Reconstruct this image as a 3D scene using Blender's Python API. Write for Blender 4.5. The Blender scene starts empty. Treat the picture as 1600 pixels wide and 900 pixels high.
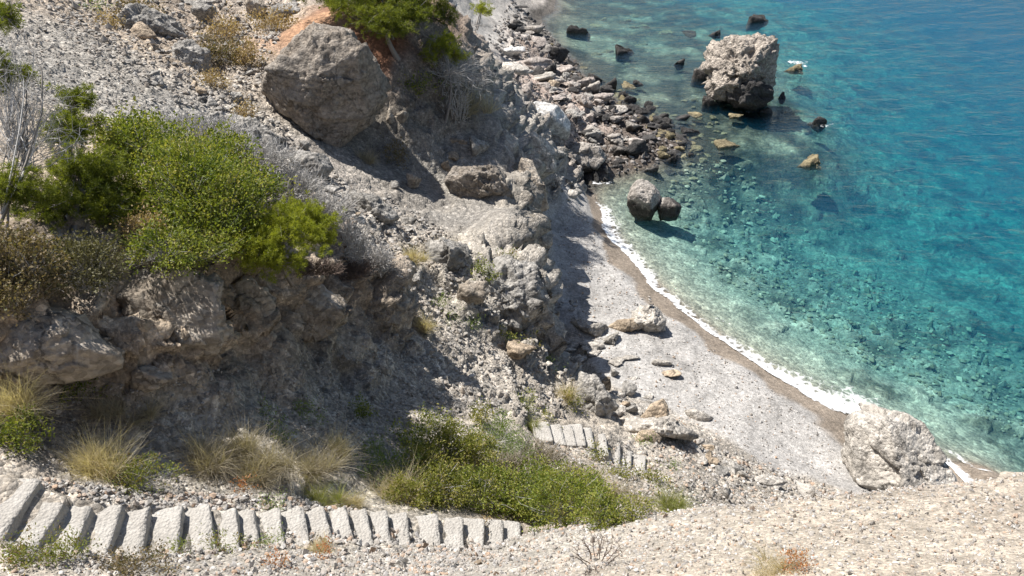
import bpy, bmesh, math, random
import numpy as np
from mathutils import Vector
random.seed(7); RNG = np.random.default_rng(11)
SC = bpy.context.scene
COL = SC.collection

# ------------------------------------------------------------------ camera, sky, sun, exposure
F = 1232.0; PITCH = math.radians(34.0); CAMZ = 20.0
cam_d = bpy.data.cameras.new('camera'); cam = bpy.data.objects.new('camera', cam_d); COL.objects.link(cam)
cam_d.sensor_width = 36.0; cam_d.lens = 36.0*F/1600.0; cam_d.clip_start = 0.1; cam_d.clip_end = 3000
cam.location = (0, 0, CAMZ); cam.rotation_euler = (math.pi/2-PITCH, 0, 0)
SC.camera = cam
SUN_EL = math.radians(59.0); SUN_AZ = math.atan2(-0.85, 0.53)      # azimuth from +Y towards +X
world = bpy.data.worlds.new('World'); SC.world = world; world.use_nodes = True
wn = world.node_tree; bg = wn.nodes['Background']
sky = wn.nodes.new('ShaderNodeTexSky'); sky.sky_type = 'NISHITA'; sky.sun_disc = False
sky.sun_elevation = SUN_EL; sky.sun_rotation = SUN_AZ
wn.links.new(sky.outputs[0], bg.inputs[0]); bg.inputs[1].default_value = 0.066
sun_d = bpy.data.lights.new('sun', 'SUN'); sun = bpy.data.objects.new('sun', sun_d); COL.objects.link(sun)
sun_d.energy = 5.0; sun_d.angle = math.radians(0.53); sun_d.color = (1.0, 0.965, 0.915)
to_sun = Vector((math.sin(SUN_AZ)*math.cos(SUN_EL), math.cos(SUN_AZ)*math.cos(SUN_EL), math.sin(SUN_EL)))
sun.rotation_euler = to_sun.to_track_quat('Z', 'Y').to_euler(); sun.location = (-30, 20, 60)
SC.view_settings.view_transform = 'Standard'; SC.view_settings.look = 'None'
SC.view_settings.exposure = 0.8; SC.view_settings.gamma = 1.0

# ------------------------------------------------------------------ projection helpers (survey of the place)
CP, SP = math.cos(PITCH), math.sin(PITCH)
RIGHT = np.array([1., 0, 0]); UP = np.array([0, SP, CP]); FWD = np.array([0, CP, -SP]); EYE = np.array([0, 0, CAMZ])
def ray(u, v):
    return FWD + RIGHT*((u-800)/F) + UP*((450-v)/F)
def at_t(u, v, t): return EYE + ray(u, v)*t
def at_z(u, v, z):
    d = ray(u, v); return EYE + d*((z-CAMZ)/d[2])
def project(p):
    q = p-EYE; t = q@FWD
    return 800+F*(q@RIGHT)/t, 450-F*(q@UP)/t, t

# ------------------------------------------------------------------ noise
def _h(ix, iy, iz, seed):
    n = (ix.astype(np.int64)*374761393 + iy.astype(np.int64)*668265263 + iz.astype(np.int64)*2147483647 + seed*974711) & 0xFFFFFFFF
    n = ((n ^ (n >> 13))*1274126177) & 0xFFFFFFFF
    n = ((n ^ (n >> 15))*2246822519) & 0xFFFFFFFF
    return ((n ^ (n >> 16)) & 0xFFFFFF)/16777215.0
def vnoise(p, seed=0):
    i = np.floor(p); f = p-i; w = f*f*f*(f*(f*6-15)+10)
    ix, iy, iz = (i[:, k].astype(np.int64) for k in range(3)); r = 0
    for a in (0, 1):
        wa = w[:, 0] if a else 1-w[:, 0]
        for b in (0, 1):
            wb = w[:, 1] if b else 1-w[:, 1]
            for c in (0, 1):
                wc = w[:, 2] if c else 1-w[:, 2]
                r = r + wa*wb*wc*_h(ix+a, iy+b, iz+c, seed)
    return r*2-1
def fbm(p, octv=4, seed=0, gain=.5, ridged=False):
    r = 0; a = 1.; s = 0
    for o in range(octv):
        n = vnoise(p*(2.03**o)+o*17.3, seed+o)
        if ridged: n = 1-2*np.abs(n)
        r = r+a*n; s += a; a *= gain
    return r/s
def worley(p, seed=0):
    i = np.floor(p).astype(np.int64); f1 = np.full(len(p), 9.); f2 = np.full(len(p), 9.); cid = np.zeros(len(p))
    for a in (-1, 0, 1):
        for b in (-1, 0, 1):
            for c in (-1, 0, 1):
                q = i+np.array([a, b, c])
                o = np.stack([_h(q[:, 0], q[:, 1], q[:, 2], seed+k) for k in range(3)], 1)
                d = np.sqrt((((q+o)-p)**2).sum(1)); new = d < f1
                f2 = np.where(new, f1, np.minimum(f2, d)); cid = np.where(new, o[:, 0], cid); f1 = np.where(new, d, f1)
    return f1, f2, cid
def facet(p, seed=0):
    """broken rock: every cell is a tilted flat face"""
    i = np.floor(p).astype(np.int64); f1 = np.full(len(p), 9.); r = np.zeros(len(p))
    for a in (-1, 0, 1):
        for b in (-1, 0, 1):
            for c in (-1, 0, 1):
                q = i+np.array([a, b, c])
                o = np.stack([_h(q[:, 0], q[:, 1], q[:, 2], seed+k) for k in range(3)], 1)
                d = p-(q+o); dd = np.sqrt((d**2).sum(1)); new = dd < f1
                h = (o[:, 2]-.5)+(d*(o[:, [1, 2, 0]]-.5)).sum(1)*1.7
                r = np.where(new, h, r); f1 = np.where(new, dd, f1)
    return r
def smooth(a, b, x):
    t = np.clip((x-a)/(b-a), 0, 1); return t*t*(3-2*t)

# ------------------------------------------------------------------ mesh + material helpers
def mesh_from(name, verts, faces, mat=None, sm=True, attrs=None):
    verts = np.asarray(verts, np.float32); faces = np.asarray(faces, np.int32); k = faces.shape[1]
    me = bpy.data.meshes.new(name); me.vertices.add(len(verts)); me.vertices.foreach_set('co', verts.ravel())
    me.loops.add(faces.size); me.loops.foreach_set('vertex_index', faces.ravel())
    me.polygons.add(len(faces)); me.polygons.foreach_set('loop_start', np.arange(0, faces.size, k, dtype=np.int32))
    try: me.polygons.foreach_set('loop_total', np.full(len(faces), k, np.int32))
    except Exception: pass
    me.polygons.foreach_set('use_smooth', np.full(len(faces), bool(sm)))
    for n, arr in (attrs or {}).items():
        arr = np.asarray(arr, np.float32)
        if arr.ndim == 2:
            a = me.attributes.new(n, 'FLOAT_COLOR', 'POINT'); a.data.foreach_set('color', np.concatenate([arr, np.ones((len(arr), 1), np.float32)], 1).ravel())
        else:
            a = me.attributes.new(n, 'FLOAT', 'POINT'); a.data.foreach_set('value', arr)
    me.update(calc_edges=True); me.validate()
    if mat: me.materials.append(mat)
    return me
def link(name, me, parent=None, loc=None):
    o = bpy.data.objects.new(name, me); COL.objects.link(o)
    if parent: o.parent = parent
    if loc is not None: o.location = loc
    return o
def tag(o, label=None, cat=None, group=None, kind=None):
    if label: o['label'] = label
    if cat: o['category'] = cat
    if group: o['group'] = group
    if kind: o['kind'] = kind
    return o
_ico = {}
def ico(n):
    if n not in _ico:
        bm = bmesh.new(); bmesh.ops.create_icosphere(bm, subdivisions=n, radius=1)
        _ico[n] = (np.array([v.co[:] for v in bm.verts]), np.array([[v.index for v in f.verts] for f in bm.faces], np.int32)); bm.free()
    return _ico[n]

def new_mat(name):
    m = bpy.data.materials.new(name); m.use_nodes = True; nt = m.node_tree
    return m, nt, nt.nodes['Principled BSDF'], nt.nodes['Material Output']
class N:
    def __init__(s, nt): s.nt = nt
    def n(s, t, **kw):
        d = s.nt.nodes.new(t)
        for k, v in kw.items():
            if k.startswith('i_'): d.inputs[k[2:].replace('_', ' ')].default_value = v
            else: setattr(d, k, v)
        return d
    def l(s, a, b): s.nt.links.new(a, b)
    def noise(s, vec, scale, detail=6, rough=.6, dist=0):
        d = s.n('ShaderNodeTexNoise', i_Scale=scale, i_Detail=detail, i_Roughness=rough, i_Distortion=dist); s.l(vec, d.inputs['Vector']); return d
    def voro(s, vec, scale, feature='F1', rnd=1.0):
        d = s.n('ShaderNodeTexVoronoi', feature=feature); d.inputs['Scale'].default_value = scale; d.inputs['Randomness'].default_value = rnd; s.l(vec, d.inputs['Vector']); return d
    def ramp(s, fac, pts, interp='LINEAR'):
        d = s.n('ShaderNodeValToRGB'); d.color_ramp.interpolation = interp; el = d.color_ramp.elements
        while len(el) < len(pts): el.new(.5)
        for e, (p, c) in zip(el, pts):
            e.position = p; e.color = (c, c, c, 1) if isinstance(c, (int, float)) else (*c, 1)
        s.l(fac, d.inputs[0]); return d.outputs[0]
    def mix(s, fac, a, b, mode='MIX'):
        d = s.n('ShaderNodeMix', data_type='RGBA', blend_type=mode)
        for sock, x in ((d.inputs[0], fac), (d.inputs[6], a), (d.inputs[7], b)):
            if isinstance(x, (int, float)): sock.default_value = x
            elif isinstance(x, tuple): sock.default_value = (*x, 1)
            else: s.l(x, sock)
        return d.outputs[2]
    def math(s, op, a, b=None, c=None):
        d = s.n('ShaderNodeMath', operation=op)
        for k, x in enumerate((a, b, c)):
            if x is None: continue
            if isinstance(x, (int, float)): d.inputs[k].default_value = x
            else: s.l(x, d.inputs[k])
        return d.outputs[0]
    def bump(s, h, strength, dist, nrm=None):
        d = s.n('ShaderNodeBump'); d.inputs['Strength'].default_value = strength; d.inputs['Distance'].default_value = dist; s.l(h, d.inputs['Height'])
        if nrm: s.l(nrm, d.inputs['Normal'])
        return d.outputs[0]

def ground_mat(name, pebble=9.0, contrast=1.0, bumpd=.06):
    """loose stony ground; colour from the surveyed attribute Col, broken up by stones and grit"""
    m, nt, bs, out = new_mat(name); k = N(nt)
    pos = k.n('ShaderNodeNewGeometry').outputs['Position']
    colr = k.n('ShaderNodeAttribute', attribute_name='Col').outputs['Color']
    stony = k.n('ShaderNodeAttribute', attribute_name='Stony').outputs['Fac']
    n1 = k.noise(pos, .9, 8, .65); n2 = k.noise(pos, 7, 8, .7); n3 = k.noise(pos, 45, 4, .7)
    c = k.mix(1, colr, k.ramp(n1.outputs[0], [(.25, .62), (.5, 1.0), (.75, 1.3)]), 'MULTIPLY')
    c = k.mix(1, c, k.ramp(n2.outputs[0], [(.28, .58), (.5, 1.0), (.74, 1.36)]), 'MULTIPLY')
    v1 = k.voro(pos, pebble); v2 = k.voro(pos, pebble*2.6)
    sep = k.n('ShaderNodeSeparateColor'); k.l(v1.outputs['Color'], sep.inputs[0])
    sep2 = k.n('ShaderNodeSeparateColor'); k.l(v2.outputs['Color'], sep2.inputs[0])
    st = k.ramp(sep.outputs[0], [(0, .55), (.5, .95), (.85, 1.15), (1, 1.7)])
    st2 = k.ramp(sep2.outputs[0], [(0, .6), (.5, .97), (1, 1.45)])
    stn = k.mix(1, st, st2, 'MULTIPLY')
    hue = k.mix(k.math('MULTIPLY', sep2.outputs[1], .35), (1, 1, 1), (1.12, .98, .82))
    stn = k.mix(1, stn, hue, 'MULTIPLY')
    c = k.mix(k.math('MULTIPLY', stony, contrast), c, k.mix(1, c, stn, 'MULTIPLY'))
    k.l(c, bs.inputs['Base Color']); bs.inputs['Roughness'].default_value = .95; bs.inputs['Specular IOR Level'].default_value = .15
    hv = k.math('MULTIPLY', k.math('SUBTRACT', .6, v1.outputs['Distance']), stony)
    hv2 = k.math('MULTIPLY', k.math('SUBTRACT', .6, v2.outputs['Distance']), .4)
    h = k.math('ADD', k.math('ADD', hv, hv2), k.math('ADD', n2.outputs[0], k.math('MULTIPLY', n3.outputs[0], .3)))
    k.l(k.bump(h, .9, bumpd), bs.inputs['Normal'])
    return m
def rock_mat(name, base, dark, tint=(1, 1, 1), wet=None, scale=1.0, pits=.5, lichen=None):
    """weathered conglomerate; wet = height below which the tide keeps the rock dark"""
    m, nt, bs, out = new_mat(name); k = N(nt)
    pos = k.n('ShaderNodeNewGeometry').outputs['Position']
    n1 = k.noise(pos, .8*scale, 8, .7, .6); n2 = k.noise(pos, 5*scale, 8, .72); n3 = k.noise(pos, 26*scale, 5, .7)
    v1 = k.voro(pos, 11*scale); sep = k.n('ShaderNodeSeparateColor'); k.l(v1.outputs['Color'], sep.inputs[0])
    c = k.mix(k.ramp(n1.outputs[0], [(.3, 0.), (.68, 1.)]), dark, base)
    c = k.mix(1, c, k.ramp(n2.outputs[0], [(.28, .55), (.5, 1.), (.75, 1.35)]), 'MULTIPLY')
    c = k.mix(1, c, k.ramp(sep.outputs[0], [(0, .72), (.5, 1.), (1, 1.32)]), 'MULTIPLY')
    c = k.mix(1, c, tint, 'MULTIPLY')
    if lichen: c = k.mix(k.ramp(k.noise(pos, 1.7*scale, 6, .7, 1.).outputs[0], [(.55, 0.), (.68, .8)]), c, lichen)
    rough = .93
    if wet is not None:
        sx = k.n('ShaderNodeSeparateXYZ'); k.l(pos, sx.inputs[0])
        wz = k.math('ADD', sx.outputs[2], k.math('MULTIPLY', k.math('SUBTRACT', n1.outputs[0], .5), 1.3))
        wf = k.n('ShaderNodeMapRange'); wf.inputs[1].default_value = wet; wf.inputs[2].default_value = wet+.25; k.l(wz, wf.inputs[0])
        c = k.mix(wf.outputs[0], k.mix(1, c, (.17, .165, .165), 'MULTIPLY'), c)
        r = k.n('ShaderNodeMapRange'); r.inputs[3].default_value = .55; r.inputs[4].default_value = .93; k.l(wf.outputs[0], r.inputs[0]); k.l(r.outputs[0], bs.inputs['Roughness'])
    else: bs.inputs['Roughness'].default_value = rough
    wv = k.n('ShaderNodeVectorMath', operation='ADD'); k.l(pos, wv.inputs[0])
    wsc = k.n('ShaderNodeVectorMath', operation='SCALE'); k.l(n2.outputs['Color'], wsc.inputs[0]); wsc.inputs['Scale'].default_value = .5/scale; k.l(wsc.outputs[0], wv.inputs[1])
    cr = k.voro(wv.outputs[0], .55*scale, 'DISTANCE_TO_EDGE'); crk = k.ramp(cr.outputs['Distance'], [(0., .55), (.016, 1.)])
    c = k.mix(1, c, crk, 'MULTIPLY')
    mp = k.n('ShaderNodeMapping'); mp.inputs['Rotation'].default_value = (.5, .35, .2); mp.inputs['Scale'].default_value = (.35, .35, 2.6); k.l(pos, mp.inputs[0])
    strat = k.noise(mp.outputs[0], 1.1*scale, 5, .65, .5); c = k.mix(1, c, k.ramp(strat.outputs[0], [(.32, .62), (.5, 1.), (.7, 1.18)]), 'MULTIPLY')
    k.l(c, bs.inputs['Base Color']); bs.inputs['Specular IOR Level'].default_value = .2
    h = k.math('ADD', k.math('ADD', k.math('MULTIPLY', n2.outputs[0], 1.1), k.math('MULTIPLY', crk, .5)), k.math('ADD', k.math('MULTIPLY', n3.outputs[0], .45), k.math('MULTIPLY', k.math('SUBTRACT', .5, v1.outputs['Distance']), pits)))
    k.l(k.bump(h, .9, .09/scale), bs.inputs['Normal'])
    return m
def leaf_mat(name, cols, trans=.35, rough=.6):
    """foliage: each leaf takes its own tone from attribute rnd"""
    m, nt, bs, out = new_mat(name); k = N(nt)
    a = k.n('ShaderNodeAttribute', attribute_name='rnd').outputs['Fac']
    c = k.ramp(a, [(i/(len(cols)-1), x) for i, x in enumerate(cols)])
    k.l(c, bs.inputs['Base Color']); bs.inputs['Roughness'].default_value = rough; bs.inputs['Specular IOR Level'].default_value = .25
    if trans:
        tr = k.n('ShaderNodeBsdfTranslucent'); k.l(k.mix(1, c, (1.5, 1.5, .7), 'MULTIPLY'), tr.inputs[0])
        mx = k.n('ShaderNodeMixShader'); mx.inputs[0].default_value = trans
        k.l(bs.outputs[0], mx.inputs[1]); k.l(tr.outputs[0], mx.inputs[2]); k.l(mx.outputs[0], out.inputs[0])
    return m

# ------------------------------------------------------------------ terrain: surveyed points (picture u, v, distance t)
T = [ # upper-left hillside
 (0,0,30),(150,0,34),(300,0,38),(420,0,41),(100,60,26.5),(200,130,25),(0,100,22),(300,200,25),(400,250,24.5),(500,300,24),(560,330,23.5),(600,380,23.5),(640,430,22.5),
 (300,90,31),(400,60,36),(420,150,30),(380,180,28),(480,40,33.5),(500,230,28.8),(430,215,27.5),(480,255,26.8),(540,270,28),(620,50,32.2),(560,0,35),(560,60,32.3),(640,0,36.5),(690,40,35),(700,0,41),(600,250,31),(560,210,30.6),(560,140,31.5),(640,200,31.7),(620,120,32.),(700,110,33.5),(700,150,33.6),(740,120,36),(700,250,33),
 (750,150,36),(760,200,36.5),(790,170,39.5),(640,350,25.8),(600,330,26),(560,290,27),(640,280,30),(680,330,29),(700,380,26.5),(720,450,23.3),(650,400,24),(690,290,31.6),
 # cliff over the beach
 (750,350,28.3),(780,330,29.4),(816,335,28.8),(824,360,27.2),(780,400,25.2),(834,400,25.2),(845,440,25.2),(800,440,24.7),(780,480,24.0),(856,498,25.2),(820,510,24.5),(845,528,25.1),(755,520,22.8),(815,470,24.5),(790,280,32.2),(815,270,32),(815,220,36),(830,276,32.6),(836,305,32.0),(834,240,35),(860,200,43),(800,120,50),(760,60,57),(720,15,62),(770,100,50),
 (850,130,50.5),(880,180,48.2),(830,70,58.5),(790,20,69),(880,250,46.2),
 # near cliff top
 (-60,440,9.8),(0,430,10.2),(100,425,10.6),(200,415,11.0),(300,415,11.9),(400,430,13.5),(480,432,15.5),(550,435,17.8),(600,445,19.6),(632,458,20.8),
 # near cliff foot
 (-60,600,10.2),(60,595,10.8),(150,588,11.5),(250,583,12.3),(350,582,13.3),(430,565,15.0),(500,545,16.5),(570,530,18.8),(625,512,20.8),(655,500,22),
 # talus and gully
 (0,660,9.9),(100,650,10.8),(300,650,12.0),(200,700,10.9),(400,640,13.5),(500,620,15.2),(600,620,17.5),(400,710,11.9),(300,740,11.0),(100,730,10.0),(0,720,9.4),(500,700,13.0),(560,680,14.2),
 (700,600,19.5),(700,520,22),(680,560,20.2),(760,580,21.4),(820,570,23.4),(850,600,23.5),(880,560,25.8),(905,590,25.0),(905,630,23.6),(860,640,22.2),(760,650,18.4),(680,660,16.6),(720,690,16.6),
 (620,720,14.7),(560,750,13.4),(640,770,13.5),(700,790,13.6),(800,720,17.2),(820,770,15.6),(760,810,13.6),(840,680,20.6),(850,822,13.9),(900,790,15.6),(960,790,16.2),(900,700,20.2),(940,710,20.9),(960,680,22.2),(1000,690,22.7),(1020,735,21.3),(1050,740,20.6),(1000,760,18.8),(1100,760,20.8),(1130,720,24.0),(1180,765,22.6),(1250,775,23.0),(1330,775,23.8),
 (930,655,23.5),(990,655,25.2),(1030,660,25.2),(1080,690,24.6),
 # stairs corridor
 (60,775,9.05),(4,838,8.55),(180,800,9.4),(164,872,8.75),(285,798,10.0),(277,855,9.45),(370,800,10.5),(372,858,9.85),(440,803,11.0),(444,840,10.55),(512,806,11.5),(577,810,11.9),(606,818,12.0),(660,818,12.4),(724,817,12.75),(724,857,11.95),(786,832,12.65),(812,838,12.6),
 # ground above and below the stairs
 (60,748,9.6),(180,775,9.8),(290,775,10.5),(400,780,11.2),(500,785,12.0),(600,790,12.7),(660,800,12.9),(500,840,10.7),(600,840,11.4),(650,850,11.3),(500,870,9.9),(600,880,9.9),(60,875,8.25),(160,890,8.4),(300,875,9.1),(400,875,9.4),
 # foreground slope
 (0,900,7.9),(400,900,8.9),(700,900,8.8),(900,900,7.3),(1050,900,6.7),(1200,900,6.2),(1400,900,5.9),(1600,900,5.6),(760,870,10.4),(830,833,11.6),(900,823,10.9),(1000,806,10.2),(1100,793,9.6),(1200,782,9.2),(1300,773,8.9),(1400,765,8.75),(1500,756,8.6),(1600,745,8.5),(1750,735,8.2),
 (1000,850,8.5),(1200,840,7.6),(1400,830,7.25),(1600,820,6.9),(1800,820,6.6),(1550,742,25.7),
]
Z = [ # picture u, v and known height: beach, waterline, seabed
 (905,285,0),(925,310,.05),(945,340,0),(965,375,0),(990,410,0),(1040,460,0),(1100,510,0),(1150,545,0),(1200,577,0),(1260,612,0),(1330,652,0),(1440,716,0),(1530,768,0),(1620,820,0),
 (930,370,.55),(970,430,.55),(1060,510,.55),(1160,580,.55),(1260,650,.5),(1340,720,.45),(1400,765,.6),
 (905,330,.85),(900,380,.95),(912,425,.95),(862,330,1.3),(846,350,1.3),(862,400,1.2),(880,440,1.1),(885,480,1.1),(893,510,1.2),(940,470,.85),(930,560,1.2),(960,600,1.2),(1000,560,.95),(1010,640,1.2),(1090,600,.85),(1090,660,1.1),(1150,690,1.2),(1200,660,.8),(1230,740,1.2),(1290,750,.9),(965,520,1.0),
 (830,25,.2),(860,70,.2),(885,110,.2),(920,140,.2),(960,165,.2),(1000,190,.15),(1040,215,.1),(1055,240,-.05),(1010,250,.1),(960,262,.1),(925,280,.1),(900,215,.7),(940,225,.5),(905,150,.8),(930,190,.5),(980,225,.3),(860,110,.9),(830,60,1.0),(900,270,.4),
 (960,310,-.35),(1010,350,-.7),(1060,400,-.8),(1150,480,-.8),(1250,555,-.8),(1360,620,-.75),(1480,690,-.7),(1600,750,-.7),
 (1080,340,-1.3),(1150,400,-1.7),(1250,480,-1.8),(1400,570,-1.8),(1600,680,-1.6),
 (1080,270,-.7),(1120,260,-.9),(1150,300,-1.6),(1250,380,-2.6),(1400,460,-2.9),(1600,560,-2.7),
 (900,80,-.5),(950,110,-.6),(1000,150,-.6),(1050,180,-.6),(1100,200,-.6),(1150,190,-.6),(950,40,-.8),(900,10,-.6),(1050,100,-.8),(1050,40,-1.2),(1100,130,-.7),(1170,160,-.5),(1180,110,-.7),(1220,180,-1.2),(1250,120,-1.6),(1280,190,-1.6),
 (1280,245,-1.2),(1350,330,-3.6),(1500,420,-4.0),(1600,430,-4.2),(1350,200,-4.2),(1450,280,-5.0),(1600,330,-5.6),(1300,80,-3.4),(1400,120,-5.2),(1600,220,-7),(1200,0,-3),(1300,0,-6.0),(1450,0,-9),(1600,0,-10),(1600,100,-9),(1000,0,-1.2),
]
W = [ # places out of sight
 (.75,27.5,5.5),(.75,29,5.6),(.7,26,5.8),(.75,24.5,5.7), (1.4,30,1.4),(1.5,32,1.4),(1.7,34,1.5),(1.25,28.5,1.3),(1.25,27,1.3),(1.2,26,1.3),(1.2,24.8,1.3),(1.32,23.8,1.25),(1.5,22.8,1.2),(1.8,21.6,1.2),(0,0,18.3),(0,-4,20.5),(-6,-4,20),(6,-4,20),(-5,0,17),(5,0,18.2),(-8,2,15.5),(-10,6,15),(-9,9,14.6),(-14,6,17),(-13,12,15.5),(-18,14,17),(-22,22,16),(-28,32,15),(-25,45,13.5),(-12,50,11),(-15,65,12),(-5,62,8.0),(-2,75,4),(-35,60,17),(-40,20,22),(-30,8,22),(-20,0,22),
 (-9,11.5,14.6),(-7,12,14.2),(-5,12.5,13.4),(-4.5,14.5,11.8),(-10,16,13.8),(-7,16,12.4),(-5,17,10.8),
 (1.2,8.6,9.6),(2.6,8.3,9.8),(3.6,8.1,10),(5,8.2,9.8),(3,10.5,7),(5,10.5,6.2),(6.5,8.5,8.8),(8,8.5,8.5),(10,9,7),(6,12.2,4.4),(8,13,2.9),(10,14,1.9),(12,11,3.2),(14,13,1.0),(16,10,2.0),(8,4,13),(10,0,16),(14,4,9),(20,6,2),(19,12,-.6),(26,10,-2),(35,20,-6),(60,40,-10),(60,90,-11),(30,110,-9),(0,100,-1.5),(10,95,-3),(-6,95,2),(100,60,-12),(90,140,-14),(20,150,-10),(-10,130,0),(-40,110,14),
]
pts = [at_t(*p) for p in T]+[at_z(*p) for p in Z]+[np.array(p, float) for p in W]
CPT = np.array(pts)
def _rbf_fit(P):
    n = len(P); D = np.sqrt(((P[:, None, :2]-P[None, :, :2])**2).sum(2))
    A = np.zeros((n+3, n+3)); A[:n, :n] = D-np.eye(n)*.02; A[:n, n] = 1; A[:n, n+1:] = P[:, :2]; A[n, :n] = 1; A[n+1:, :n] = P[:, :2].T
    return np.linalg.solve(A, np.concatenate([P[:, 2], [0, 0, 0]]))
WT = _rbf_fit(CPT).astype(np.float32)
CX = CPT[:, 0].astype(np.float32); CY = CPT[:, 1].astype(np.float32)
def height(x, y):
    x = np.asarray(x, np.float32).ravel(); y = np.asarray(y, np.float32).ravel(); out = np.empty(len(x), np.float32); n = len(CX)
    for i in range(0, len(x), 60000):
        dx = x[i:i+60000, None]-CX; dy = y[i:i+60000, None]-CY
        np.multiply(dx, dx, out=dx); np.multiply(dy, dy, out=dy); dx += dy; np.sqrt(dx, out=dx)
        out[i:i+60000] = dx@WT[:n]+WT[n]+WT[n+1]*x[i:i+60000]+WT[n+2]*y[i:i+60000]
    return out
# survey grid: height is looked up from here (bilinear) once per place
gx = np.arange(-46, 66.01, .14, dtype=np.float32); gy = np.concatenate([np.arange(-5, 48, .14), np.arange(48, 150, .7)]).astype(np.float32)
GX, GY = np.meshgrid(gx, gy); GH = height(GX, GY).reshape(GX.shape)
for _ in range(2):                                      # weather the survey's sharp corners
    GH[1:-1] = (GH[:-2]+2*GH[1:-1]+GH[2:])/4; GH[:, 1:-1] = (GH[:, :-2]+2*GH[:, 1:-1]+GH[:, 2:])/4
def hgt(x, y):
    fx = np.clip((x-gx[0])/.14, 0, len(gx)-1.001); fy = np.clip(np.interp(y, gy, np.arange(len(gy))), 0, len(gy)-1.001)
    i = fx.astype(int); j = fy.astype(int); a = fx-i; b = fy-j
    return (GH[j, i]*(1-a)+GH[j, i+1]*a)*(1-b)+(GH[j+1, i]*(1-a)+GH[j+1, i+1]*a)*b

NC, NR = 860, 880
sv = np.concatenate([np.linspace(-1.9, -1.29, 24, endpoint=False), np.linspace(-1.29, 1.45, 800), np.linspace(1.46, 2.4, 36)])
yf = np.concatenate([np.linspace(-1, 20, 1100), np.linspace(20.03, 60, 900), np.linspace(60.1, 148, 300)])
Y0 = np.empty((NR, NC)); 
for c in range(NC):
    x = sv[c]*(yf*.62+1.9); z = hgt(x, yf)
    xx = x; d = np.sqrt(xx**2+yf**2+(z-CAMZ)**2)
    ds = np.sqrt(np.diff(yf)**2+np.diff(z)**2)/np.maximum(d[1:], 4.0)
    cum = np.concatenate([[0], np.cumsum(ds)]); Y0[:, c] = np.interp(np.linspace(0, cum[-1], NR), cum, yf)
for _ in range(3):
    Y0[:, 1:-1] = (Y0[:, :-2]+2*Y0[:, 1:-1]+Y0[:, 2:])/4
X0 = sv[None, :]*(Y0*.62+1.9); Z0 = hgt(X0.ravel(), Y0.ravel()).reshape(Y0.shape)
P0 = np.stack([X0.ravel(), Y0.ravel(), Z0.ravel()], 1).astype(float)
e = .15
nx = -(hgt(P0[:, 0]+e, P0[:, 1])-hgt(P0[:, 0]-e, P0[:, 1]))/(2*e); ny = -(hgt(P0[:, 0], P0[:, 1]+e)-hgt(P0[:, 0], P0[:, 1]-e))/(2*e)
NRM = np.stack([nx, ny, np.ones_like(nx)], 1); NRM /= np.linalg.norm(NRM, axis=1, keepdims=True)

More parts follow.
